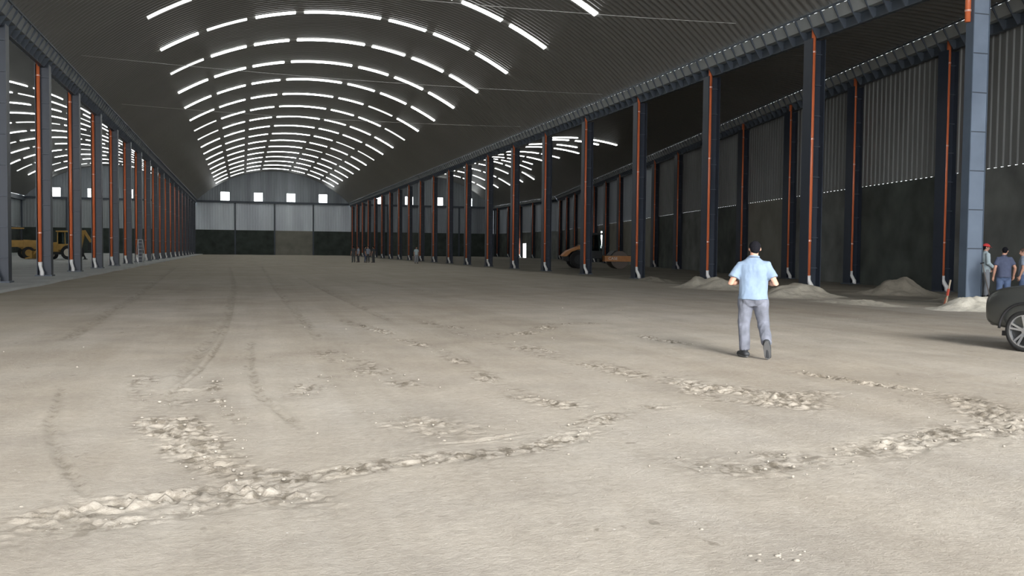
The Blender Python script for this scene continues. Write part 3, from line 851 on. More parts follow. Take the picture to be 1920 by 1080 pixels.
    for s_ in 'LR':
        an, to = J['an' + s_], J['to' + s_]
        f = (to - an); sd = f.cross(V(1, 0, 0)); side = V(1, 0, 0)
        sole_n = f.cross(side).normalized()
        if sole_n.z < 0 and abs(f.z) < .08: sole_n = -sole_n
        fd = J.get('fd' + s_, V(f.x, f.y, 0).normalized())     # direction the foot points
        up2 = J.get('fu' + s_, V(0, 0, 1))
        rgt = fd.cross(up2).normalized()
        base = an - up2 * .085
        sh = MB()
        for q0, q1, r0, r1 in ((base - fd * .055 + up2 * .045, base + fd * .04 + up2 * .05, .040, .046), (base + fd * .04 + up2 * .045, base + fd * .165 + up2 * .034, .046, .040)):
            sh.tube([q0 + rgt * .008, q1 + rgt * .008], [r0, r1], 12, rounded=True); sh.tube([q0 - rgt * .008, q1 - rgt * .008], [r0, r1], 12, rounded=True)
        sh.tube([base + up2 * .06, an + up2 * .03], [.048, .044], 12, rounded=True)
        so = fuse(sh, 'shoe', shoe, .010, 2, t)
        sl = MB(); n = 16; pts = []
        for i in range(n):
            a = 2 * PI * i / n; ca, sa = math.cos(a), math.sin(a)
            pts.append((base + fd * (.058 + .145 * ca) + rgt * (.047 * sa * (1 + .12 * ca)) + up2 * .002))
        vs = [p - up2 * .002 for p in pts] + [p + up2 * .022 for p in pts]
        sl.add(vs, [tuple(range(n))[::-1], tuple(range(n, 2 * n))] + [(i, (i + 1) % n, (i + 1) % n + n, i + n) for i in range(n)])
        sl.build('sole', M_SOLE, so)
    return t
def standing(**kw):
    J = dict(pelvis=V(0, 0, .96), chest=V(0, 0, 1.30), neck=V(0, .0, 1.49), head=V(0, .02, 1.625), face=V(0, 1, 0),
             shL=V(-.172, 0, 1.395), shR=V(.172, 0, 1.395), elL=V(-.25, -.02, 1.12), elR=V(.25, -.02, 1.12), wrL=V(-.26, .06, .87), wrR=V(.26, .06, .87),
             pnL=V(1, 0, 0), pnR=V(-1, 0, 0), thL=V(0, 1, 0), thR=V(0, 1, 0),
             hpL=V(-.09, 0, .93), hpR=V(.09, 0, .93), knL=V(-.11, .02, .50), knR=V(.11, .02, .50), anL=V(-.12, -.02, .085), anR=V(.12, -.02, .085),
             toL=V(-.14, .14, .04), toR=V(.14, .14, .04))
    J.update(kw); return J
M_POLO = mat('pale_blue_jersey', (0.22, 0.295, 0.40), 0.85, 0, 0.04, 20, 0.15, 90)
M_GREYT = mat('grey_denim', (0.155, 0.165, 0.20), 0.85, 0, 0.28, 7, 0.2, 120)
# the man walking away across the earth floor
wx, wy = 7.19, 11.90
hd_ang = -math.atan2(wx, wy) - 0.02
Jw = standing(pelvis=V(.02, 0, .95), chest=V(.02, .02, 1.29), neck=V(.02, .045, 1.475), head=V(.03, .085, 1.60), face=V(-.10, .97, -.18),
              shL=V(-.160, .01, 1.345), shR=V(.200, .01, 1.345), elL=V(-.285, -.05, 1.085), elR=V(.325, -.05, 1.085),
              wrL=V(-.15, .20, 1.10), wrR=V(.19, .20, 1.10), hdL=V(.5, .8, .15), hdR=V(-.5, .8, .15), pnL=V(.3, 0, 1), pnR=V(-.3, 0, 1), thL=V(-.4, .5, .3), thR=V(.4, .5, .3),
              hpL=V(-.075, 0, .92), hpR=V(.115, 0, .92), knL=V(-.095, .035, .50), knR=V(.165, .06, .50), anL=V(-.075, .00, .088), anR=V(.225, -.20, .215),
              toL=V(-.13, .13, .04), toR=V(.24, -.16, .06), fdL=V(-.45, .9, 0).normalized(), fdR=V(.10, .30, -.95).normalized(), fuR=V(.05, .95, .30).normalized())
walker = person((wx, wy, 0.0), hd_ang, Jw, 'man in pale blue polo and grey trousers walking away across the earth', M_POLO, M_GREYT, sleeve=.50, shirt_hem=.855, girth=1.12, vox=.011, fold=.017)
walker.scale = (1.05, 1.05, 1.0)
# the phone he looks at
ph = MB().obox((0, 0, 0), (.036, 0, 0), (0, .072, 0), (0, 0, .004)).build('phone', mat('black_glass', (0.01, 0.01, 0.012), 0.1), bevel=.003)
off = Matrix.Rotation(hd_ang, 4, 'Z') @ V(.02, .36, 1.17)
ph.location = (wx + off.x, wy + off.y, off.z); ph.rotation_euler = (0.9, 0, hd_ang)
tag(ph, 'black phone held by the man in the pale blue polo', 'phone')

M_WTEE = mat('white_cloth', (0.45, 0.54, 0.57), 0.85, 0, 0.04, 10)
M_NAVY = mat('navy_jersey', (0.075, 0.09, 0.15), 0.85, 0, 0.1, 10)
M_JEAN = mat('blue_denim', (0.09, 0.13, 0.23), 0.85, 0, 0.2, 8)
M_LGREY = mat('light_grey_jersey', (0.27, 0.31, 0.38), 0.85, 0, 0.05, 10)
M_DGREY = mat('dark_cloth', (0.07, 0.075, 0.08), 0.85, 0, 0.15, 8)
M_RED = mat('red_cap_cloth', (0.62, 0.05, 0.05), 0.8)
M_LTROU = mat('light_grey_trousers', (0.28, 0.30, 0.33), 0.85, 0, 0.1, 8)
M_TAN = mat('tanned_skin', (0.48, 0.27, 0.20), 0.55)
M_BRH = mat('brown_hair', (0.10, 0.06, 0.045), 0.8)
person((22.42, 23.4, 0.14), math.radians(-108), standing(face=V(.25, 1, -.15), wrL=V(-.22, .18, .95), wrR=V(.2, .2, .98)), 'man in red cap and white shirt standing beside the blue front column',
       M_WTEE, M_LTROU, cap=M_RED, scale=1.0, shirt_hem=.84, sleeve=.95, skin=M_TAN, vox=.016)
person((21.38, 21.6, 0.02), math.radians(-28), standing(chest=V(0, .03, 1.30), neck=V(0, .06, 1.49), head=V(.05, .10, 1.63), face=V(.5, .8, -.3), elR=V(.30, .0, 1.14), wrR=V(.30, .12, .90)), 'stout man in navy tee and jeans seen from behind near the car',
       M_NAVY, M_JEAN, scale=1.0, shirt_hem=.86, sleeve=.50, vox=.016, belly=.03, girth=1.1)
person((23.0, 22.5, 0.02), math.radians(40), standing(face=V(-.3, 1, -.2)), 'person with brown hair and light grey tee beyond the car bonnet',
       M_LGREY, M_JEAN, scale=.99, shirt_hem=.88, sleeve=.5, vox=.016, hair_mat=M_BRH)
# small group far down the hall
far = [(11.45, 98.9, .2, M_DGREY, M_DGREY, 'person in grey-green top at the slab end of the distant group'),
       (12.05, 99.6, 1.9, M_LGREY, M_DGREY, 'person in light top, second in the distant group'),
       (12.60, 98.2, -1.6, M_DGREY, M_NAVY, 'person in dark clothes in the middle of the distant group'),
       (13.05, 99.4, 2.6, M_LGREY, M_DGREY, 'person in pale shoulders behind the distant group'),
       (13.45, 97.9, .8, M_DGREY, M_DGREY, 'person in dark clothes at the column end of the distant group'),
       (17.35, 94.0, 3.3, M_WTEE, M_LTROU, 'person in white shirt standing alone by the distant columns')]
for x, y, a, sh, tr_, lb in far:
    person((x, y, 0), a, standing(), lb, sh, tr_, sleeve=.5, vox=.022, group=None)

# ------------------------------------------------------------------ car at the edge of the picture
def build_car(loc, ang):
    t = empty('car', loc, ang, 'dark grey car with silver alloy wheels parked at the hall side', 'car')
    paint = mat('dark_grey_paint', (0.10, 0.105, 0.10), 0.25, 0.5, spec=0.6)
    plastic = mat('black_trim', (0.02, 0.02, 0.022), 0.6)
    glass = mat('car_glass', (0.02, 0.025, 0.028), 0.05, 0.0, spec=0.8)
    alloy = mat('alloy', (0.62, 0.63, 0.65), 0.28, 0.8)
    tyre = mat('tyre_rubber', (0.018, 0.018, 0.018), 0.85)
    WR, WB = 0.335, 2.62; W = 0.90
    # body: profile stations along the car, y forward, front axle at y = 0, rear axle at -WB
    #   y, z_bottom, z_belt, half width low, half width belt, z_top (hood/roof surface), half width top
    st = [(0.86, .46, .66, .50, .52, .76, .48), (0.82, .38, .72, .68, .70, .88, .62), (0.66, .34, .78, .80, .82, .98, .70), (0.40, .32, .82, .86, .88, 1.04, .74), (0.0, .28, .86, .89, .90, 1.08, .76),
          (-0.45, .24, .88, .90, .90, 1.11, .78), (-0.80, .24, .90, .90, .90, 1.14, .80), (-1.6, .24, .90, .90, .91, 1.12, .80), (-2.4, .24, .93, .90, .91, 1.13, .80), (-3.1, .26, .95, .89, .90, 1.12, .78), (-3.45, .34, .95, .82, .84, 1.08, .72), (-3.58, .42, .90, .70, .72, 1.0, .62)]
    mb = MB(); n = 0; rings = []
    for y, zb, zbelt, wl, wb_, zt, wt in st:
        ring = []
        prof = [(0, zb), (wl * .8, zb), (wl, zb + .08), (wl + .01, (zb + zbelt) / 2), (wb_, zbelt), (wb_ - .03, zbelt + (zt - zbelt) * .5), (wt + .03, zt - .035), (wt - .06, zt - .004), (wt * .5, zt + .012), (0, zt + .018)]
        pts = [(x, z) for x, z in prof] + [(-x, z) for x, z in prof[-2:0:-1]]
        rings.append([(x, y, z) for x, z in pts]); n = len(pts)
    for r in rings: mb.v += r
    for i in range(len(rings) - 1):
        for k in range(n): mb.f.append((i * n + k, i * n + (k + 1) % n, (i + 1) * n + (k + 1) % n, (i + 1) * n + k))
    mb.f.append(tuple(range(n))[::-1]); mb.f.append(tuple((len(rings) - 1) * n + k for k in range(n)))
    body = mb.build('body_shell', paint, t, smooth=True)
    sub = body.modifiers.new('sub', 'SUBSURF'); sub.levels = 2; sub.render_levels = 2
    cut = MB()
    for yy in (0, -WB):
        for sx in (-1, 1): cut.cyl((sx * .80, yy, WR + .02), (1, 0, 0), WR + .075, .44, 32)
    co = cut.build('cutter', plastic); bo = body.modifiers.new('arch', 'BOOLEAN'); bo.object = co; bo.operation = 'DIFFERENCE'; bo.solver = 'EXACT'
    dg = bpy.context.evaluated_depsgraph_get(); dg.update()
    me = bpy.data.meshes.new_from_object(body.evaluated_get(dg)); body.modifiers.clear(); body.data = me
    bpy.data.objects.remove(co)
    smooth_by_angle(body, 35)
    # greenhouse
    ga = [(-0.72, 1.08, .74), (-1.35, 1.56, .60), (-2.0, 1.66, .58), (-2.9, 1.60, .56), (-3.4, 1.10, .68)]
    g_ = MB(); poly = [(y, z) for y, z, w_ in ga]
    vs = []
    for sx in (-1, 1):
        for y, z, w_ in ga: vs.append((sx * w_, y, z))
    m_ = len(ga)
    g_.add(vs, [tuple(range(m_)), tuple(range(2 * m_ - 1, m_ - 1, -1))] + [(i, i + m_, (i + 1) % m_ + m_, (i + 1) % m_) for i in range(m_)])
    g_.build('window_glass', glass, t, bevel=.03)
    rf = MB(); rf.add([(-.60, -1.30, 1.56), (.60, -1.30, 1.56), (.585, -2.0, 1.665), (-.585, -2.0, 1.665), (.565, -2.92, 1.61), (-.565, -2.92, 1.61)] + [(-.58, -1.33, 1.60), (.58, -1.33, 1.60), (.56, -2.0, 1.70), (-.56, -2.0, 1.70), (.54, -2.9, 1.645), (-.54, -2.9, 1.645)],
           [(0, 1, 2, 3), (3, 2, 4, 5), (6, 9, 8, 7), (9, 11, 10, 8), (0, 6, 7, 1), (1, 7, 8, 2), (2, 8, 10, 4), (4, 10, 11, 5), (5, 11, 9, 3), (3, 9, 6, 0)])
    rf.build('roof', paint, t)
    for sx in (-1, 1):
        MB().bar((sx * .745, -.70, 1.08), (sx * .605, -1.35, 1.58), .06, .05).build('pillar', paint, t)
        m2 = MB(); m2.obox((sx * .97, -.92, 1.13), (.09, 0, 0), (0, .05, 0), (0, 0, .06)).build('mirror', paint, t, bevel=.02)
        # wheels
        for yy in (0, -WB):
            wh = empty('wheel', (sx * .80, yy, WR)); wh.parent = t
            tb = MB(); ns = 40; pr = [(.10, WR - .075), (.105, WR - .03), (.085, WR - .004), (.03, WR), (-.03, WR), (-.085, WR - .004), (-.105, WR - .03), (-.10, WR - .075)]
            for k in range(ns):
                a = 2 * PI * k / ns
                for xx, rr in pr: tb.v.append((xx, rr * math.cos(a), rr * math.sin(a)))
            m3 = len(pr)
            for k in range(ns):
                for q in range(m3): tb.f.append((k * m3 + q, k * m3 + (q + 1) % m3, ((k + 1) % ns) * m3 + (q + 1) % m3, ((k + 1) % ns) * m3 + q))
            tb.build('tyre', tyre, wh, smooth=True)
            rm = MB(); ro = WR - .070
            for k in range(ns):
                a = 2 * PI * k / ns
                for xx, rr in ((sx * .098, ro), (sx * .098, ro - .022), (sx * -.06, ro - .03), (sx * -.06, ro)): rm.v.append((xx, rr * math.cos(a), rr * math.sin(a)))
            for k in range(ns):
                for q in range(4): rm.f.append((k * 4 + q, k * 4 + (q + 1) % 4, ((k + 1) % ns) * 4 + (q + 1) % 4, ((k + 1) % ns) * 4 + q))
            rim = rm.build('rim', alloy, wh, smooth=False)
            MB().cyl((sx * .03, 0, 0), (1, 0, 0), ro - .03, .02, 32).build('brake_disc', mat('dark_disc', (.05, .05, .05), .5, .6), wh)
            for k in range(5):
                for dl in (-.16, .16):
                    a = 2 * PI * k / 5 + .3
                    c1 = V(sx * .075, .05 * math.cos(a + dl * .8), .05 * math.sin(a + dl * .8)); c2 = V(sx * .092, (ro - .02) * math.cos(a + dl), (ro - .02) * math.sin(a + dl))
                    MB().bar(c1, c2, .030, .022, ref=(1, 0, 0)).build('spoke', alloy, rim)
            MB().cyl((sx * .085, 0, 0), (1, 0, 0), .052, .03, 20).build('hub_cap', alloy, rim)
            ar = MB()    # black arch lining strip
            pts = [(sx * .905, yy + (WR + .085) * math.cos(a), WR + .02 + (WR + .085) * math.sin(a)) for a in [PI * i / 18 for i in range(19)]]
            ar.tube(pts, .022, 6); ar.build('arch_trim', plastic, t, smooth=True)
        hl = MB(); hl.obox((sx * .60, .665, .735), (.12, -.05, 0), (0, .05, 0), (0, 0, .05)).build('headlamp', mat('lamp_glass', (.6, .62, .65), .08, .2), t, bevel=.02)
        for yy, nm in ((-1.30, 1), (-2.25, 2)):
            MB().box(sx * .915 - .012, sx * .915 + .012, yy - .09, yy + .09, .86, .885).build('door_handle', paint, t, bevel=.005)
    MB().box(-.36, .36, .80, .855, .50, .66).build('grille', plastic, t, bevel=.02)
    MB().box(-.52, .52, .62, .845, .36, .44).build('bumper', plastic, t, bevel=.04)
    for sx in (-1, 1):
        MB().bar((sx * .42, .60, .99), (sx * .55, -.55, 1.13), .02, .012).build('bonnet_crease', paint, t)
    MB().box(-.70, .70, -3.0, .5, .22, .30).build('underbody', plastic, t)
    return t
build_car((12.77, 11.77, 0.0), math.radians(13))

# ------------------------------------------------------------------ sand heaps
M_SAND = mat('heaped_sand', (0.47, 0.43, 0.35), 0.95, 0, 0.18, 2.5, 0.8, 14)
M_SANDP = mat('pale_gravel_sand', (0.62, 0.58, 0.49), 0.95, 0, 0.16, 4, 0.9, 16)
def heap(name, cx, cy, rx, ry, hgt, ang, m, label, seed, peaks=3):
    rr = random.Random(seed); n = 54
    pk = [(rr.uniform(-.5, .5), rr.uniform(-.4, .4), rr.uniform(.5, 1), rr.uniform(.3, .55)) for _ in range(peaks)] + [(0, 0, .8, .6)]
    vs, fs = [], []
    for j in range(n + 1):
        for i in range(n + 1):
            u, v = i / n * 2 - 1, j / n * 2 - 1
            r = math.hypot(u, v) * (1 + .18 * noise.noise((math.atan2(v, u) * 1.3 + seed, seed, 0)))
            z = max(p[2] * math.exp(-((u - p[0]) ** 2 + (v - p[1]) ** 2) / p[3] ** 2 * 1.4) for p in pk)
            z *= max(0, 1 - r ** 2.4)
            z = z * hgt + (.10 * hgt + .02) * noise.noise((u * 4 + seed, v * 4, 0)) * max(0, 1 - r) * 2 + .03 * noise.noise((u * 13, v * 13 + seed, 0)) * max(0, min(1, (1 - r) * 4))
            if r > 1: z = -0.02
            z = max(z, -0.02) - .004
            x, y = u * rx, v * ry
            vs.append((cx + x * math.cos(ang) - y * math.sin(ang), cy + x * math.sin(ang) + y * math.cos(ang), z))
    for j in range(n):
        for i in range(n): fs.append((j * (n + 1) + i, j * (n + 1) + i + 1, (j + 1) * (n + 1) + i + 1, (j + 1) * (n + 1) + i))
    # close underneath
    b0 = len(vs); vs += [(x, y, -0.06) for x, y, z in vs[:]]
    rim = [i for i in range(n + 1)] + [(k + 1) * (n + 1) + n for k in range(n)] + [n * (n + 1) + i for i in range(n - 1, -1, -1)] + [k * (n + 1) for k in range(n - 1, 0, -1)]
    for a, b_ in zip(rim, rim[1:] + rim[:1]): fs.append((a, a + b0, b_ + b0, b_))
    o = MB().add(vs, fs).build(name, m, smooth=True)
    return tag(o, label, 'heap')
M_SAND_SHADED = mat('shaded_heaped_sand', (0.25, 0.225, 0.18), 0.95, 0, 0.2, 2.5, 0.8, 14)  # same heaped sand, its shade put into the darker colour
heap('sand_heap', 19.3, 34.6, 1.7, 2.7, .55, .1, M_SAND, 'low grey sand heap at the column base just past the walking man', 1, 5)
heap('sand_heap', 18.9, 28.4, 1.9, 1.9, .55, -.05, M_SAND, 'lumpy sand heap round the foot of the tall downpipe nearest the walking man', 2, 6)
heap('sand_heap', 23.75, 28.9, 2.1, 1.9, .75, .3, M_SAND_SHADED, 'peaked sand heap in the shade before the dark concrete wall', 3, 1)
heap('sand_heap', 19.75, 20.8, 1.75, 1.3, .42, .1, M_SANDP, 'bright pale sand heap at the foot of the blue front column', 4, 5)
heap('sand_heap', 22.5, 24.3, 1.4, 1.2, .2, .1, M_SAND_SHADED, 'low sand mound under the feet of the red-capped man', 6, 2)
heap('sand_heap', 20.3, 43.0, 1.1, 3.2, .25, 0, M_SAND_SHADED, 'thin sand ridge between the second and third columns', 7, 4)
heap('sand_heap', 18.0, 23.6, .7, 1.9, .16, .22, M_SAND, 'long low berm of sand edging the open floor before the peaked heap', 8, 6)
# dark trench edge boards / stake / shovel / bags at the front column
st = empty('marker_stake', (20.15, 22.5, 0.02), 0, 'leaning wooden stake with red tape on the sand by the front column', 'stake')
MB().bar((0, 0, -.02), (.17, .02, .75), .035, .035).build('stake', mat('weathered_wood', (.45, .38, .28), .8), st)
MB().bar((.055, .0, .28), (.105, .01, .48), .05, .05).build('tape', mat('red_tape', (.5, .08, .05), .6), st)
MB().bar((-.05, 0, .02), (.03, .02, .22), .03, .03).build('peg', mat('rusty_peg', (.30, .10, .06), .8), st)
sv = empty('shovel', (21.75, 22.55, 0.12), 0, 'shovel leaning on the blue front column', 'shovel')
MB().tube([(0.05, 0, .18), (-.20, .05, 1.15)], .016, 8).build('handle', mat('shovel_handle', (.25, .22, .2), .6), sv, smooth=True)
MB().bar((-.26, .05, 1.15), (-.14, .05, 1.17), .03, .03).build('grip', mat('black_trim', (0.02, 0.02, 0.022), 0.6), sv)
MB().obox((.085, 0, .06), (.03, 0, -.13), (0, .11, 0), (.006, 0, .002)).build('blade', mat('dark_blade', (.05, .05, .055), .5, .6), sv, bevel=.01)
def bag(x, y, z, sx, sy, sz, label, seed):
    m = MB(); m.ball((0, 0, sz * .5), (sx, sy, sz * .5), 20); m.ball((sx * .3, 0, sz * .8), (sx * .35, sy * .4, sz * .3), 12)
    o = fuse(m, 'rubbish_bag', mat('black_plastic', (.015, .016, .02), .35), .02, 2, None, .05, 6)
    o.location = (x, y, z); return tag(o, label, 'bag')
bag(22.15, 22.15, .02, .34, .30, .45, 'black plastic sack beside the shovel at the front column', 1)
bag(22.75, 21.95, .02, .38, .30, .36, 'flatter black sack between the column and the car', 2)

# cable looped on the outer wall
cb = MB().tube([(30.60, 43.2, 4.75), (30.52, 43.0, 4.45), (30.42, 42.65, 4.15), (30.33, 42.3, 3.9), (30.24, 41.9, 3.75)], .035, 8)
tag(cb.build('hose', mat('pale_hose', (.55, .53, .48), .6), smooth=True), 'pale hose curling down the outer wall behind the tall column', 'hose')

# step ladder by the slab kerb
ld = empty('step_ladder', (-7.9, 79.5, 0.1), math.radians(20), 'grey step ladder standing among the columns along the slab', 'ladder')
M_ALU = mat('aluminium', (.55, .56, .57), .35, .7)
for sy, nm in ((-1, 'front_frame'), (1, 'rear_frame')):
    f = MB()
    for sx in (-1, 1): f.bar((sx * (.28 + .0), sy * .50, 0), (sx * .17, sy * .05, 1.95), .05, .03)
    f.build(nm, M_ALU, ld)
for k in range(6):
    z = .3 + .28 * k; q = z / 1.95
    MB().obox((0, -.5 + .45 * q, z), (.27 - .10 * q, 0, 0), (0, .045, 0), (0, 0, .012)).build('step', M_ALU, ld)
MB().box(-.19, .19, -.10, .10, 1.93, 1.97).build('top_plate', M_ALU, ld)

# ------------------------------------------------------------------ machines
M_YEL = mat('machine_yellow', (0.42, 0.25, 0.06), 0.55, 0, 0.15, 2)
M_YELD = mat('machine_orange', (0.62, 0.27, 0.09), 0.5, 0, 0.12, 2)
M_BLK = mat('machine_black', (0.02, 0.022, 0.022), 0.6)
M_TYRE = mat('tyre_rubber', (0.018, 0.018, 0.018), 0.85)
M_GLS = mat('cab_glass', (0.30, 0.42, 0.42), 0.02, spec=0.5)
M_GLS.node_tree.nodes['Principled BSDF'].inputs['Transmission Weight'].default_value = 1.0
M_GLS.node_tree.nodes['Principled BSDF'].inputs['IOR'].default_value = 1.15
def wheel(parent, c, r, wd, rimr, rim_m):
    wq = empty('wheel', c); wq.parent = parent
    tb = MB(); ns = 36; pr = [(wd * .5, rimr), (wd * .5, r * .9), (wd * .36, r), (-wd * .36, r), (-wd * .5, r * .9), (-wd * .5, rimr)]; m3 = len(pr)
    for k in range(ns):
        a = 2 * PI * k / ns; e = 1.0 if k % 2 else .965
        for xx, rr in pr: rr2 = rr * (e if rr > r * .95 else 1); tb.v.append((xx, rr2 * math.cos(a), rr2 * math.sin(a)))
    for k in range(ns):
        for q in range(m3): tb.f.append((k * m3 + q, k * m3 + (q + 1) % m3, ((k + 1) % ns) * m3 + (q + 1) % m3, ((k + 1) % ns) * m3 + q))
    tb.build('tyre', M_TYRE, wq, smooth=False)
    MB().tube([(-wd * .42, 0, 0), (wd * .42, 0, 0)], rimr + .01, 24).tube([(-wd * .5, 0, 0), (wd * .5, 0, 0)], rimr * .35, 16).build('rim', rim_m, wq, smooth=False)
    return wq
# road roller: local +y is the drum end
def roller(loc, ang):
    t = empty('road_roller', loc, ang, 'orange single-drum road roller parked behind the earth-floor columns', 'road roller')
    for sx in (-1, 1): wheel(t, (sx * .83, -1.45, .76), .76, .55, .40, M_BLK)
    hood = MB(); hp = [(-2.75, 1.00), (-2.75, 1.12), (-2.35, 1.48), (-1.2, 1.98), (-.55, 2.05), (-.55, 1.35), (-.85, 1.52), (-1.45, 1.60), (-2.0, 1.40), (-2.4, 1.02)]
    hood.prism(hp, -.72, .72, 'x'); hood.build('engine_hood', M_YELD, t, bevel=.05)
    MB().prism([(-2.65, .72), (-2.65, 1.0), (-2.3, 1.02), (-1.9, .78), (-1.0, .78), (-1.0, 1.4), (-.4, 1.4), (-.4, .6), (-2.3, .6)], -.55, .55, 'x').build('rear_chassis', M_BLK, t)
    MB().box(-.62, .62, -1.95, -1.35, 2.0, 2.02).build('hood_grille', M_BLK, t)
    MB().tube([(.35, -1.0, 1.9), (.35, -1.0, 2.45)], .045, 10).build('exhaust', M_BLK, t)
    # cab
    MB().box(-.72, .72, -.62, .60, .85, 1.50).build('cab_base', M_BLK, t, bevel=.03)
    cf = MB()
    for sx in (-1, 1):
        for y0, y1 in ((-.60, -.52), (.58, .42)): cf.bar((sx * .68, y0, 1.5), (sx * .62, y1, 2.86), .07, .07)
    cf.build('cab_frame', M_BLK, t)
    for sx in (-.65, .65): MB().prism([(-.56, 1.5), (.54, 1.5), (.40, 2.84), (-.50, 2.84)], sx - .005, sx + .005, 'x').build('side_glass', M_GLS, t)
    MB().box(-.80, .80, -.72, .62, 2.86, 3.02).build('cab_roof', M_BLK, t, bevel=.04)
    MB().box(-.25, .25, -.35, .1, 1.5, 1.62).box(-.25, .25, -.38, -.28, 1.6, 2.15).build('seat', M_BLK, t, bevel=.03)
    sw = MB(); sw.tube([(.2 * math.cos(a), .28 + .08 * math.sin(a), 1.95 + .18 * math.sin(a)) for a in [2 * PI * i / 16 for i in range(17)]], .015, 6); sw.build('steering_wheel', M_BLK, t)
    # the bright windscreen strip comes from the glowing slit added on the outer wall
    # drum and yoke
    MB().tube([(-1.02, 2.05, .76), (1.02, 2.05, .76)], .75, 48).build('drum', mat('drum_steel', (.16, .13, .11), .5, .5), t, smooth=False)
    fr = MB()
    for sx in (-1, 1): fr.box(sx * 1.14 - .07, sx * 1.14 + .07, .85, 3.05, .62, 1.10)
    fr.box(-1.2, 1.2, .72, .92, .62, 1.10).box(-1.2, 1.2, 2.92, 3.08, .62, 1.10)
    y_ = fr.build('drum_yoke', M_YELD, t, bevel=.02)
    MB().tube([(0, .5, .8), (0, .8, .8)], .25, 16).build('articulation_joint', M_BLK, t)
    MB().prism([(1.25, 1.12), (2.75, 1.12), (2.45, 1.50), (1.65, 1.54)], -.85, .85, 'x').build('drum_cover', M_BLK, t)
    MB().box(-.95, .95, .95, 3.0, 1.10, 1.16).build('step_plate', M_BLK, t)
    for sx in (-1, 1):
        cu = bpy.data.curves.new('lettering', 'FONT'); cu.body = 'CASE'; cu.size = .34; cu.extrude = .006; cu.align_x = 'CENTER'; cu.align_y = 'CENTER'
        to = bpy.data.objects.new('tmp', cu); C.objects.link(to)
        dg = bpy.context.evaluated_depsgraph_get(); dg.update()
        me = bpy.data.meshes.new_from_object(to.evaluated_get(dg)); bpy.data.objects.remove(to)
        me.materials.clear(); me.materials.append(mat('white_lettering', (.85, .85, .82), .5))
        lo = bpy.data.objects.new('lettering', me); C.objects.link(lo); lo.parent = y_
        lo.location = (sx * 1.22, 1.42, .87); lo.rotation_euler = (PI / 2, 0, sx * PI / 2)
    return t
roller((28.7, 72.8, 0), math.radians(-100))
# backhoe loader on the slab
def loader(loc, ang):
    t = empty('backhoe_loader', loc, ang, 'yellow backhoe loader standing on the concrete slab between two columns', 'backhoe loader')
    for sx in (-1, 1):
        wheel(t, (sx * .85, 1.25, .48), .48, .32, .24, mat('pale_rim', (.6, .55, .45), .6))
        wheel(t, (sx * .85, -1.05, .72), .72, .45, .38, mat('pale_rim', (.6, .55, .45), .6))
    MB().prism([(.1, .75), (1.95, .75), (1.95, 1.35), (1.7, 1.62), (.1, 1.75)], -.42, .42, 'x').build('bonnet', M_YEL, t, bevel=.05)
    MB().box(-.46, .46, 1.88, 1.98, .85, 1.3).build('grille', M_BLK, t)
    MB().box(-.40, .40, -1.7, 1.8, .5, .78).build('chassis', M_BLK, t)
    MB().box(-.70, .70, -1.5, .15, .95, 1.55).build('cab_base', M_YEL, t, bevel=.04)
    cf = MB()
    for sx in (-1, 1):
        for y in (-1.45, -.65, .1): cf.bar((sx * .68, y, 1.5), (sx * .62, y * .93, 2.75), .08, .08)
    cf.build('cab_frame', M_YEL, t)
    MB().box(-.64, .64, -1.40, .06, 1.55, 2.70).build('cab_glass', M_GLS, t)
    MB().box(-.76, .76, -1.6, .25, 2.72, 2.86).build('cab_roof', M_YEL, t, bevel=.04)
    for sx in (-1, 1):
        MB().bar((sx * .60, .0, 1.45), (sx * .60, 1.9, 1.15), .14, .20).bar((sx * .60, 1.9, 1.15), (sx * .60, 2.55, .45), .12, .16).build('loader_arm', M_YEL, t)
    MB().prism([(2.45, .10), (3.15, .05), (3.05, .16), (2.62, .30), (2.55, .85), (2.42, .85)], -1.05, 1.05, 'x').build('loader_bucket', M_YEL, t)
    MB().bar((0, -1.7, .8), (0, -2.2, 2.9), .24, .30).build('boom', M_YEL, t)
    MB().bar((0, -2.2, 2.9), (0, -2.95, 1.7), .18, .24).build('dipper', M_YEL, t)
    MB().prism([(-3.25, .95), (-2.65, .95), (-2.7, 1.65), (-3.0, 1.75)], -.3, .3, 'x').build('hoe_bucket', M_BLK, t)
    for sx in (-1, 1): MB().bar((sx * .5, -1.7, .9), (sx * .9, -1.9, .12), .12, .12).box(sx * .9 - .18, sx * .9 + .18, -2.05, -1.75, .02, .10).build('stabiliser', M_BLK, t)
    return t
loader((-17.2, 100.0, 0.10), math.radians(75))
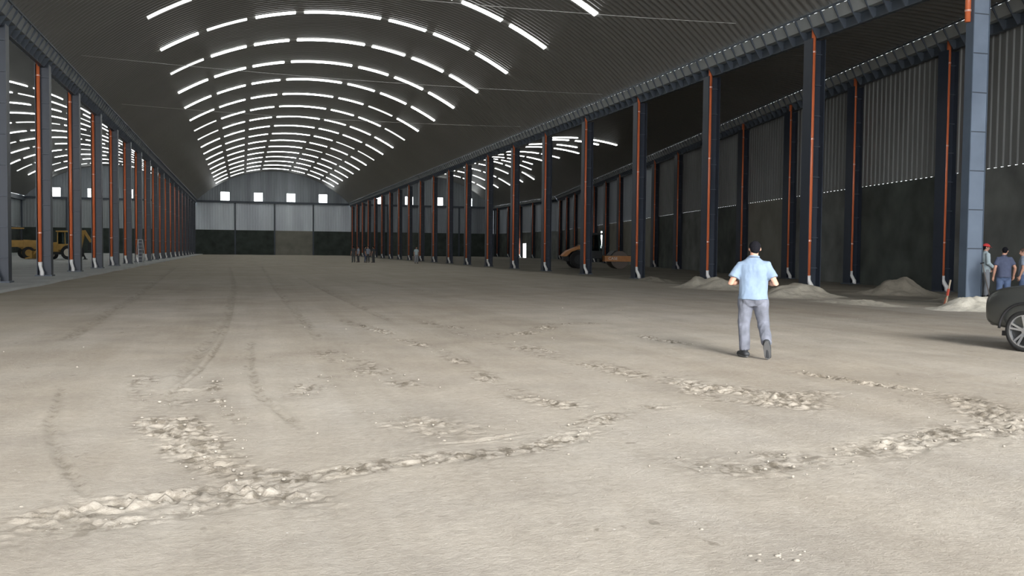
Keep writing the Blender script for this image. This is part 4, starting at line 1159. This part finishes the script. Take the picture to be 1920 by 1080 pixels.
def grader(loc, ang):
    t = empty('motor_grader', loc, ang, 'yellow motor grader with raised blade arms, on the slab by the kerb columns', 'motor grader')
    for sx in (-1, 1):
        wheel(t, (sx * 1.0, 3.9, .62), .62, .35, .34, M_YEL)
        wheel(t, (sx * 1.0, -1.3, .62), .62, .35, .34, M_YEL); wheel(t, (sx * 1.0, -2.7, .62), .62, .35, .34, M_YEL)
    MB().prism([(-3.6, .95), (-.9, .95), (-.9, 1.95), (-3.4, 1.85)], -.55, .55, 'x').build('engine_hood', M_YEL, t, bevel=.05)
    MB().bar((0, -.9, 1.2), (0, .6, 1.9), .30, .32).bar((0, .6, 1.9), (0, 2.6, 1.9), .28, .30).bar((0, 2.6, 1.9), (0, 4.2, 1.05), .28, .30).build('main_frame', M_YEL, t)
    MB().box(-1.0, 1.0, 3.8, 4.0, .55, .72).build('front_axle', M_YEL, t)
    MB().box(-.6, .6, -.9, .35, 1.2, 1.9).build('cab_base', M_YEL, t, bevel=.03)
    cf = MB()
    for sx in (-1, 1):
        for y in (-.85, .3): cf.bar((sx * .56, y, 1.9), (sx * .54, y, 3.05), .08, .08)
    cf.build('cab_frame', M_BLK, t); MB().box(-.70, .70, -1.0, .45, 3.03, 3.16).build('cab_roof', M_YEL, t, bevel=.03)
    MB().tube([(0, 1.6, .95), (0, 1.6, 1.08)], .75, 28).build('turntable', M_YEL, t)
    for sx in (-1, 1): MB().bar((sx * .35, 1.7, 1.0), (sx * .45, 1.75, 2.75), .13, .13).build('lift_cylinder', M_YEL, t)
    MB().bar((-.45, 1.75, 2.7), (-.9, 1.9, 3.75), .10, .10).build('lock_arm', M_BLK, t)
    bl = MB(); bl.prism([(1.75, .12), (1.84, .12), (1.92, .45), (1.84, .80), (1.76, .80), (1.82, .45)], -1.9, 1.9, 'x').build('blade', M_YEL, t)
    MB().bar((0, 4.2, .9), (0, 3.2, .95), .15, .15).build('drawbar', M_YEL, t)
    return t
grader((-22.3, 103.0, 0.10), math.radians(112))

# pebbles and crumbs strewn over the earth
pb = MB(); rr = random.Random(5)
for i in range(800):
    if i % 3 == 0: x, y = rr.uniform(-6, 16), rr.uniform(3.5, 24)
    else:
        pl, wd, ht, kd = rr.choice([q for q in TRACKS if q[3] != 'groove'])
        k = rr.randrange(len(pl) - 1); f = rr.random(); a, b_ = pix(*pl[k]), pix(*pl[k + 1])
        x = a[0] + (b_[0] - a[0]) * f + rr.gauss(0, wd * .8); y = a[1] + (b_[1] - a[1]) * f + rr.gauss(0, wd * .8)
    r = rr.choice((.004, .005, .007, .007, .010, .014)) * rr.uniform(.8, 1.2)
    pb.ball((x, y, r * .35), (r * rr.uniform(.8, 1.5), r * rr.uniform(.8, 1.3), r * rr.uniform(.5, .9)), 6)
tag(pb.build('soil_crumbs', mat('dry_crumbs', (0.30, 0.27, 0.225), 0.95, 0, 0.3, 3), smooth=True), 'dry crumbs and pebbles strewn along the wheel marks of the earth floor', 'pebbles', kind='stuff')
